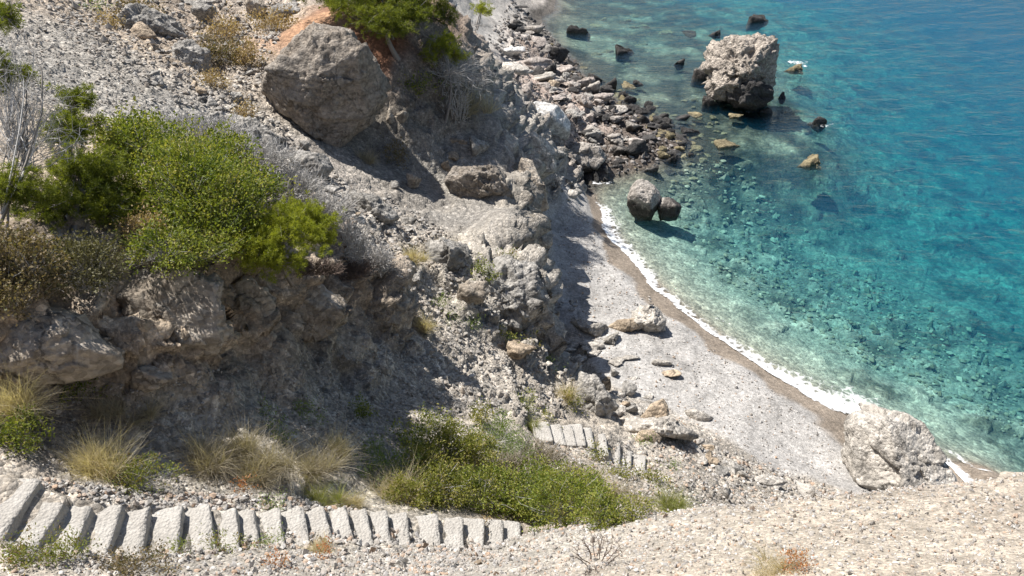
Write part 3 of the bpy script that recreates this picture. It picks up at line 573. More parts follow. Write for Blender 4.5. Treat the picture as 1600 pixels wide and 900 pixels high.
outline_rock('boulder', [(455,248),(470,236),(505,240),(520,262),(508,280),(475,284),(456,270)], 'g', 'rounded boulder at the lower end of the hillside rubble', t=25.3, thick=.9, sub=5, seed=36)
outline_rock('boulder', [(990,510),(990,488),(1005,476),(1024,478),(1040,500),(1042,520),(1025,526),(1010,518)], 'h' if 0 else 'l', 'knobbly beach boulder carrying a little cairn', thick=.8, sub=5, seed=38, amp=1.5, big_pits=.08)
outline_rock('flat_rock', [(948,512),(965,500),(998,496),(1006,508),(985,518),(960,522)], 't', 'flat tan slab reaching to the knobbly beach boulder', thick=.7, sub=5, seed=39, cat='rock', amp=.5)
outline_rock('flat_rock', [(888,502),(905,498),(945,506),(956,516),(940,528),(915,520)], 'l', 'pointed pale slab at the foot of the beach cliff', thick=.8, sub=5, seed=40, cat='rock', amp=.6)
outline_rock('flat_rock', [(1068,642),(1085,638),(1112,650),(1119,657),(1098,661),(1080,656)], 'l', 'thin flat pale slab lying alone on the shingle', thick=.7, sub=4, seed=41, cat='rock', amp=.3)
outline_rock('leaning_rock', [(1002,652),(1018,632),(1040,622),(1046,634),(1042,652),(1052,668),(1020,676),(1000,668)], 't', 'upright horn-shaped rock tip jutting over the beach', thick=.7, sub=5, seed=43, cat='rock', amp=.6)
outline_rock('rock_ridge', [(962,660),(985,650),(1010,656),(1045,652),(1080,672),(1096,682),(1078,690),(1040,680),(1000,676),(968,674)], 'l', 'long jagged rock rib behind the lower steps', thick=.35, sub=5, seed=44, cat='rock', amp=1.1)
outline_rock('boulder', [(988,690),(1000,674),(1022,672),(1034,684),(1026,697),(1004,699)], 't', 'tan boulder right beside the lower stair flight', thick=.9, sub=5, seed=46, cat='rock')

OUT = [([(705,448),(735,412),(790,400),(838,412),(862,500),(852,524),(800,514),(745,494)],'g',(790,470),.5,71,'big craggy outcrop forming the front of the beach cliff'),
 ([(655,398),(690,372),(730,384),(748,415),(705,442),(662,428)],'g',(700,415),.7,72,'craggy outcrop at the head of the lit middle slope'),
 ([(186,432),(230,416),(300,420),(338,440),(352,500),(340,566),(262,580),(200,556)],'s',(270,510),.35,73,'tan buttress in the middle of the near cliff face'),
 ([(336,436),(392,436),(428,470),(424,540),(380,576),(348,560)],'s',(380,510),.4,74,'brown buttress right of the tan one in the near cliff face'),
 ([(432,448),(500,444),(545,470),(520,520),(450,545)],'s',(485,500),.4,75,'shaded bulge of the near cliff below the root tangle'),
 ([(786,350),(826,334),(842,372),(846,412),(812,410),(790,390)],'g',(815,385),.7,76,'stepped crag on the edge above the shaded beach'),
 ([(896,578),(932,588),(962,632),(952,668),(918,652),(894,612)],'g',(925,640),.6,77,'dark hollow-faced crag behind the lower stair flight'),
 ([(560,450),(612,446),(640,470),(628,506),(580,520),(555,490)],'s',(600,490),.5,78,'rounded nose at the right end of the near cliff')]
OUT += [([(176,30),(215,12),(262,20),(286,52),(250,72),(196,62)],'g',(235,50),.6,81,'weathered outcrop beside the tan mound at the upper left'),
 ([(262,78),(300,62),(326,84),(322,116),(280,118)],'g',(295,100),.7,82,'cracked outcrop in the middle of the upper rubble'),
 ([(346,182),(396,184),(440,216),(420,238),(370,216)],'g',(395,212),.6,83,'rubbly outcrop below the huge hillside boulder'),
 ([(548,300),(590,306),(622,340),(596,362),(560,336)],'g',(585,338),.6,84,'grey crag on the slope beyond the near cliff tip')]
for po, ty, ft, th, sd, lb in OUT: outline_rock('rock_outcrop', po, ty, lb, foot=ft, thick=th, sub=6 if sd in (71, 73) else 5, seed=sd, pw=3.5, cut=9, amp=1.5, cat='outcrop')
ROCKS = [ # u, v, w, h, type, label
 (904,41,38,28,'d','big dark boulder alone in the far shallows'),(811,10,32,15,'d','black rock at the far top of the shoreline'),(972,73,38,23,'d','jagged black rock midway between shore and huge sea rock'),
 (954,127,25,24,'d','upright dark rock off the pinkish shore stones'),(981,130,26,14,'a','flat yellowish rock awash beside an upright dark rock'),(996,126,20,11,'d','small black rock touching a flat yellowish one'),
 (1065,94,22,14,'d','black rock left of the huge sea rock'),(1080,44,26,11,'d','left one of two low black rocks behind the sea rock'),(1123,49,30,11,'d','right one of two low black rocks behind the sea rock'),(1176,57,34,12,'d','black rock peeping out behind the huge sea rock'),
 (1185,26,33,20,'d','farthest black rock out in deep blue water'),(1100,112,38,30,'h','grey boulder leaning on the left of the huge sea rock'),(1110,154,30,22,'h','pale-topped rock in front of the huge sea rock'),(1201,172,22,15,'d','black rock at the front right of the sea rock'),
 (1224,148,14,12,'d','small black rock right of the sea rock'),(1282,186,30,22,'d','dark wedge-shaped rock amid open turquoise water'),(1276,243,58,32,'a','flat brown rock just breaking the turquoise water'),(1250,100,46,22,'a','rock awash in white foam right of the sea rock'),
 (1137,221,42,24,'a','brown rock under water before the sea rock'),(838,100,68,40,'p','large pinkish slab on the far shore'),(840,68,46,28,'p','pinkish block behind the large pinkish slab'),(866,136,22,19,'t','tan stone among pinkish shore stones'),
 (822,141,28,24,'p','pink lumpy stone above the white ledge'),(910,162,34,34,'p','pinkish-grey upright boulder on the shore'),(936,161,28,22,'p','rounded pinkish boulder seaward of the upright one'),(869,154,32,14,'p','flat pinkish stone above the white ledge'),
 (894,172,26,22,'p','pink stone against the white ledge'),(967,171,44,20,'l','pale tan capstone resting on a dark shore rock'),(960,187,34,18,'h','dark shore rock under a pale tan capstone'),(1004,184,27,27,'d','round black rock at the edge of the shore rocks'),
 (1040,195,28,22,'d','round black boulder farthest out from the shore rocks'),(965,218,46,19,'l','flat pale stone on the shore rocks'),(994,232,44,31,'d','largest black boulder among the shore rocks'),(1015,216,30,17,'d','black rock behind the largest black boulder'),
 (934,228,32,25,'h','grey stone behind the largest grey shore boulder'),(962,257,30,14,'d','low black slab near the corner of the beach'),(933,275,20,22,'d','left of two round dark stones at the beach corner'),(948,276,17,18,'d','right of two round dark stones at the beach corner'),(1033,242,31,17,'d','black rock seaward of the largest black boulder'),
 (960,528,36,23,'l','pale rock in front of the flat tan slab'),(929,544,40,22,'l','pale overhanging rock at the back of the beach'),(978,560,46,22,'l','long oval pale boulder on the shingle'),(1034,567,38,22,'l','upper rock of the pair in mid beach'),(1051,583,34,16,'t','lower flat rock of the pair in mid beach'),
 (947,601,19,24,'t','upright tan stone at the back of the beach'),(981,610,28,24,'g','round knobbly stone at the back of the beach'),(960,642,34,22,'l','pale rock beside the jagged rock rib'),(960,583,16,17,'g','small grey stone behind the long oval boulder'),(892,567,36,36,'g','block on the cliff rim left of the beach rocks'),(868,547,26,34,'g','upright block on the rim below the beach cliff'),
 (1091,689,22,18,'l','pale stone at the shadow end of the rock rib'),(1126,737,26,15,'g','undercut grey stone near the foot of the path'),(1162,736,22,14,'g','rounded grey stone near the foot of the path'),(1134,772,22,26,'g','dark-sided rock right behind the gravel crest'),(1205,752,70,24,'l','broad pale bedrock hump at the near end of the beach'),(1262,768,34,24,'l','pale notched bedrock behind the gravel crest'),
 (306,6,64,24,'g','topmost long boulder on the upper hillside'),(318,24,40,36,'g','sharp triangular boulder on the upper hillside'),(398,14,40,42,'s','dark block at the top beside bright rubble'),(443,20,54,34,'g','broad bright boulder at the top near the red soil'),(267,43,32,22,'g','stone above the orange pebbles on the hillside'),
 (220,50,46,34,'t','smooth tan mound in the upper hillside'),(240,119,40,30,'g','split grey outcrop low in the upper rubble'),(314,143,20,15,'t','orange stone in a row of three on the hillside'),(304,134,14,14,'t','small tan stone on the orange stone'),(317,156,19,14,'g','grey stone under the orange stone'),
 (335,182,26,22,'g','round stone below the row of three on the hillside'),(417,216,38,26,'g','brownish stone below the huge hillside boulder'),(477,228,30,28,'g','stone on top of the rounded lower boulder'),(370,152,40,28,'g','pair of rounded rubble blocks left of the huge boulder'),(385,262,30,22,'g','grey block beside the dry grey twigs'),
 (714,223,38,25,'t','top stone of the tan pile by the perched boulder'),(706,243,34,22,'t','middle stone of the tan pile by the perched boulder'),(695,260,22,24,'t','bottom stone of the tan pile by the perched boulder'),(744,232,44,40,'g','grey rock right of the tan stone pile'),(645,284,28,30,'s','shaded wedge left of the perched boulder'),
 (609,186,18,28,'s','shaded upright stone below the red soil'),(630,186,22,28,'s','shaded stone next to another below the red soil'),(618,290,22,16,'g','stone on the shaded slope under the huge boulder'),
 (645,343,38,32,'g','bright block at the head of the lit gully'),(636,359,18,11,'l','pale pebble-like stone beneath the bright block'),(650,437,26,26,'g','stone at the tip of the near cliff'),(735,463,52,46,'s','faceted smooth rock face in the middle of the lit slope'),(774,504,30,34,'g','knob above the bushy ledge of the lit slope'),(796,514,24,34,'s','upright stone next to the knob on the lit slope'),
 (810,548,56,40,'t','brown-sided sharp block on the lower lit slope'),(836,496,26,22,'l','pale block on the beach cliff edge'),(864,549,34,32,'g','grey block at the end of the lower lit slope'),(520,296,44,26,'g','flat rock at the left edge of the middle slope'),
 (806,112,56,34,'l','pale block on the shore left of the large pinkish slab'),(850,122,44,28,'l','pale angular block below the large pinkish slab'),(880,112,38,26,'p','pinkish angular block nearest the far shallows'),(800,82,40,26,'w','white rounded rock on the far shore path'),(908,200,40,26,'l','pale block seaward of the white ledge'),(920,186,34,22,'p','pinkish block wedged above the pale shore block'),(868,242,36,26,'g','grey block below the square-cut tuff block'),
 (1022,262,30,18,'d','black rock nearest the grey boulder in the shallows'),(1056,216,26,15,'d','low black rock beyond the round black boulder'),(1076,202,24,13,'d','flat black rock between shore rocks and sea rock'),(1050,238,28,15,'d','low black rock off the largest black boulder'),(1068,180,22,12,'d','black rock in front of the grey boulder by the sea rock'),(985,152,28,18,'d','black rock off the pale tan capstone'),(1012,160,22,13,'d','small black rock right of the one off the capstone'),(930,118,30,20,'d','dark rock right beside the far pinkish shore'),(892,96,28,18,'d','dark rock touching the far pinkish shore'),(1090,176,24,12,'a','brown rock left in front of the sea rock'),(1150,178,30,12,'a','brown rock right below the sea rock'),
 (197,826+900,1,1,'g','') ]
ROCKS = ROCKS[:-1]
for (u, v, w, h, ty, lb) in ROCKS: place_rock('rock' if w < 34 else 'boulder', u, v, w, h, ty, lb, cat='rock' if w < 34 else 'boulder')
# little cairn: four balanced stones
for k, (u, v, w, h, lb) in enumerate([(1014,477,13,7,'bottom stone of the little beach cairn'),(1014,472,10,5,'second stone of the little beach cairn'),(1015,468,8,5,'third stone of the little beach cairn'),(1014,464,5,4,'top stone of the little beach cairn')]):
    place_rock('cairn_stone', u, v, w, h, 'l', lb, 'balanced cairn stones', 'stone', t=31.6)

# scattered stones, each a thing of its own
vis = ok.copy(); vi = np.where(ok)[0]
vis[vi] = PT[vi] <= DB[np.clip(iv, 0, 451), np.clip(iu, 0, 801)]+.25
def spots(poly, n, seed, weight=None):
    r = np.random.default_rng(seed); m = np.where(vis & in_poly(PU, PV, poly))[0]
    if weight is not None: return r.choice(m, n, p=weight[m]/weight[m].sum())
    return r.choice(m, n)
ADJ = dict(g='grey', t='tan', l='pale', p='pinkish', h='tide-stained', d='black', a='weedy brown', s='brownish', w='white', r='pitted')
def scatter(poly, n, lo, hi, tys, label, group, seed, name='stone'):
    r = np.random.default_rng(seed)
    for j in spots(poly, n, seed):
        w = lo+(hi-lo)*r.random()**2.2; ty = tys[r.integers(len(tys))]; place_rock(name, PU[j], PV[j]-w*.15, w, w*r.uniform(.55, .85), ty, label.replace('#', ADJ[ty]), group, 'stone', t=PT[j])
UPPER = [(150,0),(470,0),(420,90),(410,170),(480,230),(560,300),(640,360),(600,400),(520,320),(420,240),(330,190),(240,140)]
scatter(UPPER, 55, 9, 24, 'gggt', 'loose # stone in the rubble of the upper hillside', 'stones in the upper rubble', 1)
scatter([(600,330),(680,360),(760,440),(860,520),(880,590),(820,560),(740,520),(660,480),(620,400)], 34, 8, 20, 'ggl', 'loose # stone on the sunlit slope above the beach cliff', 'stones on the lit middle slope', 2)
scatter([(800,60),(860,70),(900,130),(990,190),(1040,220),(1010,260),(930,270),(880,230),(890,180),(820,130)], 45, 8, 20, 'pphhd', 'small tumbled # stone among the shore boulders', 'stones of the rocky shore', 3)
scatter([(850,40),(900,110),(960,150),(1060,200),(1110,250),(1040,290),(960,300),(1000,250),(1050,230),(980,190),(900,150),(860,100)], 45, 7, 17, 'ddda', 'small # stone along the rocky waterline', 'black waterline stones', 4)
scatter([(70,745),(240,775),(400,760),(540,780),(540,800),(400,795),(200,790),(80,760)], 30, 8, 18, 'ggl', '# rubble stone along the upper edge of the upper stairs', 'rubble beside the upper stairs', 5)
scatter([(880,530),(960,560),(1000,640),(1100,690),(1190,760),(1120,750),(1050,700),(960,620),(900,570)], 28, 7, 16, 'lgg', 'small # stone fallen at the back of the beach', 'fallen stones at the back of the beach', 6)
scatter([(860,470),(900,470),(900,500),(870,505)], 10, 8, 15, 'g', '# stone in the shaded corner of the beach', 'stones in the shaded beach corner', 7)
scatter([(200,590),(640,540),(700,640),(500,690),(200,680)], 24, 7, 16, 'ggs', '# stone on the shaded talus under the near cliff', 'stones on the shaded talus', 8)
scatter([(850,850),(1580,770),(1590,895),(600,895)], 34, 9, 17, 'lllt', 'larger # pebble lying on the foreground gravel', 'larger foreground pebbles', 9, 'pebble')
scatter([(860,280),(905,285),(895,320),(865,315)], 10, 9, 22, 'gl', '# stone heaped at the far corner of the beach', 'stones at the far beach corner', 10)
scatter([(1060,150),(1130,160),(1160,190),(1080,260),(1000,270),(1060,200)], 20, 9, 26, 'a', '# stone under the shallow water by the rocks', 'weedy stones in the shallows', 12)

for j in spots([(790,20),(830,50),(900,120),(990,185),(1040,215),(1010,255),(920,270),(885,225),(890,180),(830,120)], 58, 301):
    w = random.uniform(18, 42); place_rock('boulder', PU[j], PV[j]-w*.2, w, w*random.uniform(.5, .8), (ty := random.choice('phhghdd')), 'tumbled '+ADJ[ty]+' boulder in the heap along the rocky shore', 'boulders heaped on the rocky shore', 'boulder', t=PT[j])
for j in spots([(880,535),(930,560),(960,620),(1010,660),(1110,700),(1180,755),(1120,745),(1040,705),(950,640),(900,585)], 26, 302):
    w = random.uniform(14, 34); place_rock('rock', PU[j], PV[j]-w*.2, w, w*random.uniform(.5, .8), (ty := random.choice('llgt')), 'fallen '+ADJ[ty]+' rock at the foot of the slope behind the beach', 'rocks fallen behind the beach', 'rock', t=PT[j])
for j in spots([(900,100),(960,140),(1060,180),(1110,190),(1170,200),(1140,250),(1060,300),(1030,270),(1060,230),(960,170)], 60, 303):
    w = random.uniform(14, 36); place_rock('sunken_rock', PU[j], PV[j], w, w*random.uniform(.4, .6), (ty := random.choice('aad')), 'sunken '+ADJ[ty]+' rock in the shallows before the sea rock', 'sunken rocks in the shallows', 'rock', t=PT[j])
for j in spots([(640,20),(1160,20),(1180,60),(1060,110),(950,110),(860,40)], 16, 304):
    if PU[j] > 850: place_rock('sunken_rock', PU[j], PV[j], 26, 13, 'a', 'sunken weedy rock in the far shallows', 'sunken rocks in the far shallows', 'rock', t=PT[j])
for j in spots([(920,110),(990,150),(1050,180),(1090,200),(1080,240),(1030,265),(1050,225),(980,185)], 26, 305):
    w = random.uniform(12, 30); place_rock('black_rock', PU[j], PV[j], w, w*random.uniform(.5, .7), 'd', 'black rock breaking the shallows between the shore and the sea rock', 'black rocks breaking the shallows', 'rock')
for j in spots([(880,530),(960,545),(1010,600),(1050,650),(1000,650),(940,610),(895,575)], 16, 306):
    w = random.uniform(22, 44); place_rock('flat_rock', PU[j], PV[j]-w*.12, w, w*random.uniform(.38, .55), 'l', 'broken pale slab at the foot of the beach cliff', 'broken slabs under the beach cliff', 'rock', t=PT[j])
# countless small stones: one mass for each ground
def gravel(name, label, poly, n, lo, hi, cols, mat, seed, sub=1, weight=None):
    r = np.random.default_rng(seed); j = spots(poly, n, seed, weight); d, f = ico(sub)
    m = len(j); s = (lo+(hi-lo)*r.random(m)**3)*PT[j]/F/2
    base = np.stack([d*(facets(d, 500+k, 10, 7.)[:, None]) for k in range(12)]); sh = base[r.integers(12, size=m)]
    sc = s[:, None]*np.stack([r.uniform(.8, 1.35, m), r.uniform(.7, 1.1, m), r.uniform(.45, .8, m)], 1)
    a = r.uniform(0, 6.28, m); ca, sa = np.cos(a), np.sin(a)
    q = sh*sc[:, None, :]; q = np.stack([q[..., 0]*ca[:, None]-q[..., 1]*sa[:, None], q[..., 0]*sa[:, None]+q[..., 1]*ca[:, None], q[..., 2]], 2)
    q += (P1[j]+NRM[j]*(s*.28)[:, None]+r.normal(size=(m, 3))*.01)[:, None, :]
    ff = (f[None]+(np.arange(m)*len(d))[:, None, None]).reshape(-1, 3)
    o = link(name, mesh_from(name, q.reshape(-1, 3), ff, mat, sub > 1, {'rnd': np.repeat(r.random(m), len(d))})); tag(o, label, None, None, 'stuff')
def pebble_mat(name, cols):
    m, nt, bs, out = new_mat(name); k = N(nt)
    a = k.n('ShaderNodeAttribute', attribute_name='rnd').outputs['Fac']; c = k.ramp(a, [(i/(len(cols)-1), x) for i, x in enumerate(cols)])
    pos = k.n('ShaderNodeNewGeometry').outputs['Position']; n = k.noise(pos, 30, 5, .7)
    k.l(k.mix(1, c, k.ramp(n.outputs[0], [(.3, .75), (.7, 1.2)]), 'MULTIPLY'), bs.inputs['Base Color']); bs.inputs['Roughness'].default_value = .9; bs.inputs['Specular IOR Level'].default_value = .2
    k.l(k.bump(n.outputs[0], .5, .02), bs.inputs['Normal']); return m
M_pf = pebble_mat('foreground_pebbles', [(.22, .205, .19), (.30, .28, .255), (.36, .32, .28), (.38, .27, .19), (.40, .37, .335), (.28, .265, .25), (.55, .525, .49), (.36, .335, .30)])
M_ps = pebble_mat('scree_stones', [(.22, .205, .185), (.30, .28, .25), (.36, .335, .30), (.28, .24, .20), (.42, .395, .36), (.34, .29, .24)])
M_pp = pebble_mat('shore_stones', [(.06, .057, .055), (.12, .112, .105), (.28, .25, .225), (.36, .33, .30), (.09, .087, .085), (.32, .29, .265)])
gravel('foreground_gravel_stones', 'countless small pebbles strewn over the foreground slope', [(820,830),(1000,800),(1600,742),(1600,900),(300,900),(480,860),(700,860)], 15000, 1.6, 8, 0, M_pf, 21, 1)
gravel('hillside_scree', 'countless small scree stones over the upper hillside', UPPER+[(180,120),(100,50),(60,0)], 4500, 2.5, 11, 0, M_ps, 22, 1)
gravel('hillside_scree', 'countless small stones on the grey slope at the top left', [(0,0),(150,0),(240,140),(330,200),(180,190),(0,130)], 3200, 2, 8, 0, M_ps, 33, 1)
gravel('slope_scree', 'countless small stones over the middle slopes', [(600,300),(700,360),(860,520),(900,600),(880,650),(760,650),(660,650),(660,520),(600,400)], 3600, 2.5, 10, 0, M_ps, 23, 1)
gravel('talus_scree', 'countless small stones on the talus under the near cliff', [(0,600),(200,600),(640,520),(700,640),(560,740),(300,770),(0,720)], 4000, 2.5, 8, 0, M_ps, 24, 1)
gravel('stair_rubble', 'countless small rubble stones beside the upper stairs', [(60,745),(240,770),(560,780),(560,800),(400,798),(200,795),(60,762)], 1500, 3.5, 12, 0, M_pf, 25, 1)
gravel('stair_rubble', 'countless small rubble stones below the upper stairs', [(0,860),(200,880),(400,865),(480,845),(640,835),(800,850),(700,900),(0,900)], 2600, 2.5, 12, 0, M_pf, 26, 1)
gravel('stair_rubble', 'gravel spilling over the near ends of the upper steps', [(0,842),(160,866),(280,852),(440,834),(640,826),(640,846),(440,854),(280,874),(160,888),(0,864)], 1500, 3, 13, 0, M_pf, 34, 1)
gravel('shore_rubble', 'countless small dark and pink stones of the rocky shore', [(800,0),(850,40),(910,120),(1000,180),(1070,230),(1010,270),(900,275),(880,210),(820,130),(760,60)], 1700, 3, 10, 0, M_pp, 27, 1)
gravel('path_rubble', 'countless small stones at the near foot of the hillside', [(840,690),(960,690),(1100,690),(1330,775),(1100,790),(1000,780),(900,740)], 3000, 2, 8, 0, M_pf, 28, 1)
gravel('beach_pebbles', 'countless pebbles standing out of the beach shingle', [(870,350),(905,320),(985,450),(1290,670),(1320,750),(1200,760),(1000,620),(910,540),(880,450)], 3000, 1.2, 4.5, 0, M_pf, 31, 1)
gravel('shallow_cobbles', 'countless cobbles on the bed of the shallows', [(1030,310),(1080,250),(1150,250),(1300,400),(1600,560),(1600,690),(1330,560),(1130,440)], 1800, 3, 13, 0, pebble_mat('bed_cobbles', [(.12, .115, .08), (.2, .19, .13), (.3, .285, .21), (.16, .15, .1), (.42, .40, .31), (.24, .225, .16)]), 29, 1)

# ------------------------------------------------------------------ concrete stairs
def step_mat():
    m, nt, bs, out = new_mat('worn_concrete'); k = N(nt); pos = k.n('ShaderNodeNewGeometry').outputs['Position']
    n1 = k.noise(pos, 3, 7, .65); n2 = k.noise(pos, 28, 6, .7); v = k.voro(pos, 26)
    c = k.mix(k.ramp(n1.outputs[0], [(.3, 0.), (.7, 1.)]), (.35, .325, .29), (.47, .445, .405))
    c = k.mix(1, c, k.ramp(n2.outputs[0], [(.3, .75), (.7, 1.15)]), 'MULTIPLY')
    k.l(c, bs.inputs['Base Color']); bs.inputs['Roughness'].default_value = .92; bs.inputs['Specular IOR Level'].default_value = .2
    k.l(k.bump(k.math('ADD', n2.outputs[0], k.math('MULTIPLY', k.math('SUBTRACT', .5, v.outputs['Distance']), .8)), .9, .025), bs.inputs['Normal']); return m
M_step = step_mat()
def step_mesh(dx, dy, dz, seed):
    bm = bmesh.new(); bmesh.ops.create_cube(bm, size=1); bmesh.ops.subdivide_edges(bm, edges=bm.edges, cuts=13, use_grid_fill=True)
    p = np.array([v.co[:] for v in bm.verts]); f = [[v.index for v in x.verts] for x in bm.faces]; bm.free()
    q = p*2; r8 = (np.abs(q)**30).sum(1)**(1/30); q = q/np.maximum(r8, 1)[:, None]
    w = q*np.array([dx, dy, dz])/2; s = np.array([seed*5.1, 0, 0])
    w += np.stack([fbm(w*6+s+k*9, 4, 200+k) for k in range(3)], 1)*np.array([.018, .05, .010])
    edge = smooth(.75, 1, np.abs(q[:, 0]))*smooth(.7, 1, q[:, 2]); w[:, 2] -= edge*.05*np.clip(fbm(w*5+s, 3, 210)+.25, 0, 1)
    w[:, 0] -= np.sign(q[:, 0])*edge*.03*np.clip(fbm(w*7+s, 3, 211)+.2, 0, 1)
    return mesh_from('step', w, np.array(f, np.int32), M_step, True)
def flight(name, label, nosings, tilt):
    """nosings: (u_far, v_far, u_near, v_near, t) of each step's front edge; a step reaches back to the edge above"""
    A = [at_t((a+c)/2, (b+d)/2, t) for a, b, c, d, t in nosings]
    root = link(name, None, None, A[-1]); tag(root, label, 'stairs')
    for i, (a, b, c, d, t) in enumerate(nosings):
        pf = at_z(a, b, A[i][2]); pn = at_z(c, d, A[i][2]); wid = max(np.linalg.norm(pf-pn), .45)+tilt
        back = A[i-1] if i else A[i]-(A[i+1]-A[i]); dxv = A[i][:2]-back[:2]; ang = math.atan2(pf[1]-pn[1], pf[0]-pn[0])-math.pi/2
        dep = abs(dxv[0]*math.cos(ang)+dxv[1]*math.sin(ang))+.14; rise = .34
        wid += .32*(.6 if tilt < .11 and len(nosings) < 12 else 1); ctr = (pf+pn)/2+np.array([math.sin(ang)*.11, -math.cos(ang)*.11, 0])+np.array([-math.cos(ang)*dep/2, -math.sin(ang)*dep/2, -rise/2])
        o = link('step', step_mesh(dep, wid, rise, i+len(nosings)), root, Vector(ctr-A[-1])); o.rotation_euler = (random.uniform(-.02, .02), random.uniform(-.012, .03), ang+random.uniform(-.025, .025))
flight('concrete_stairs', 'upper flight of worn whitish concrete steps crossing the bottom left', [(*e, float((z-CAMZ)/ray((e[0]+e[2])/2, (e[1]+e[3])/2)[2])) for e, z in zip(EDG, ZS)], .10)
flight('concrete_stairs', 'lower flight of white concrete steps below the green thicket', [(*e, t) for e, t in zip(EDL, TL)], .1)

# ------------------------------------------------------------------ plants
M_pine = leaf_mat('pine_needles', [(.07, .09, .014), (.12, .145, .022), (.19, .21, .032), (.09, .11, .018)], .4)
M_pineL = leaf_mat('young_pine_needles', [(.12, .145, .018), (.20, .225, .026), (.28, .295, .04), (.15, .17, .02)], .45)
M_lent = leaf_mat('mastic_leaves', [(.06, .088, .016), (.115, .15, .024), (.18, .21, .034), (.26, .275, .055), (.30, .27, .085)], .35)
M_olive = leaf_mat('olive_green_leaves', [(.075, .09, .018), (.14, .155, .026), (.20, .205, .04), (.27, .26, .065), (.31, .25, .12)], .35)
M_soft = leaf_mat('soft_green_leaves', [(.11, .16, .04), (.16, .22, .055), (.21, .27, .08), (.14, .18, .06)], .4)
M_samph = leaf_mat('fleshy_leaves', [(.10, .13, .02), (.16, .19, .03), (.21, .22, .05), (.20, .13, .05)], .3)
M_heath = leaf_mat('brown_heath', [(.11, .085, .045), (.17, .13, .07), (.22, .17, .095), (.10, .10, .04)], .25)
M_dryc = leaf_mat('dry_cushion', [(.25, .17, .085), (.33, .24, .13), (.40, .31, .18), (.28, .2, .11)], .25)
M_straw = leaf_mat('dry_grass', [(.36, .295, .19), (.47, .40, .275), (.55, .485, .36), (.40, .33, .22)], .35)
M_greyg = leaf_mat('grey_dry_grass', [(.23, .195, .15), (.33, .285, .22), (.42, .37, .285), (.26, .22, .165)], .3)
M_ggr = leaf_mat('green_grass', [(.14, .18, .05), (.22, .25, .08), (.33, .32, .13), (.26, .25, .11)], .4)
M_rust = leaf_mat('rusty_herb', [(.33, .13, .06), (.42, .19, .09), (.36, .22, .10)], .3)
M_twig = leaf_mat('grey_twigs', [(.32, .305, .285), (.43, .41, .385), (.52, .50, .475)], 0, .9)
M_bark = leaf_mat('grey_bark', [(.22, .19, .165), (.30, .27, .24)], 0, .95)
M_dead = leaf_mat('dead_twigs', [(.10, .075, .06), (.16, .12, .10)], 0, .95)

def unit(a): return a/np.maximum(np.linalg.norm(a, axis=-1, keepdims=True), 1e-9)
class Bag:
    def __init__(s): s.v = []; s.f = []; s.r = []; s.n = 0
    def add(s, v, f, r): s.v.append(v); s.f.append(f+s.n); s.r.append(r); s.n += len(v)
    def build(s, name, mat, parent=None, loc=None, sm=False):
        v = np.concatenate(s.v); o0 = np.zeros(3) if loc is None else np.asarray(loc)
        return link(name, mesh_from(name, v-o0, np.concatenate(s.f), mat, sm, {'rnd': np.concatenate(s.r)}), parent, None if parent else loc)
def leaf_quads(bag, P, D, L, W, r, rnd):
    n = len(P); D = unit(D); sd = unit(np.cross(D, r.normal(size=(n, 3)))); up = np.cross(sd, D)
    m = P+D*(L*.55)[:, None]
    V = np.stack([P, m+sd*W[:, None]/2+up*(L*.08)[:, None], P+D*L[:, None], m-sd*W[:, None]/2+up*(L*.08)[:, None]], 1).reshape(-1, 3)
    bag.add(V, np.arange(4*n).reshape(n, 4), np.repeat(rnd, 4))
def ribbons(bag, paths, w0, w1, r, rnd):
    """paths (n, k, 3): thin three-sided strands tapering from w0 to w1"""
    n, k, _ = paths.shape; tg = unit(np.gradient(paths, axis=1)); a = unit(np.cross(tg, unit(r.normal(size=(n, 1, 3))))); b = np.cross(tg, a)
    w = (np.linspace(0, 1, k)[None, :, None]*(np.asarray(w1).reshape(-1, 1, 1)-np.asarray(w0).reshape(-1, 1, 1))+np.asarray(w0).reshape(-1, 1, 1))
    ring = [paths+w*(math.cos(q)*a+math.sin(q)*b) for q in (0, 2.09, 4.19)]
    V = np.stack(ring, 2).reshape(-1, 3); base = (np.arange(n)*k*3)[:, None, None]+(np.arange(k-1)*3)[None, :, None]; fs = []
    for q in range(3):
        q2 = (q+1) % 3; fs.append(np.stack([base+q, base+q2, base+3+q2, base+3+q], -1).reshape(-1, 4))
    bag.add(V, np.concatenate(fs), np.repeat(rnd, k*3))
def blades(bag, paths, w, r, rnd):
    n, k, _ = paths.shape; tg = unit(paths[:, -1]-paths[:, 0]); s = unit(np.cross(tg, r.normal(size=(n, 3))))[:, None, :]
    ww = (w[:, None]*np.linspace(1, .12, k)[None])[..., None]/2
    V = np.stack([paths-s*ww, paths+s*ww], 2).reshape(-1, 3); base = (np.arange(n)*k*2)[:, None]+(np.arange(k-1)*2)[None]
    bag.add(V, np.stack([base, base+1, base+3, base+2], -1).reshape(-1, 4), np.repeat(rnd, k*2))
def lobe(u, v, w, h, t=None, dep=.8):
    tg = t if t else ground_t(u, v+h*.42); m = tg/F; rx = w*m/2; ry = min(rx*dep, .85*h*m/2/SE); rz = math.sqrt(max((h*m/2)**2-(ry*SE)**2, (.45*h*m/2)**2))/CE
    return at_t(u, v, tg+(0 if t else ry*.4)), np.array([rx, ry, rz])
def dirs(n, r, zmin=-.35):
    d = unit(r.normal(size=(n*3, 3))); d = d[d[:, 2] > zmin][:n]; return d
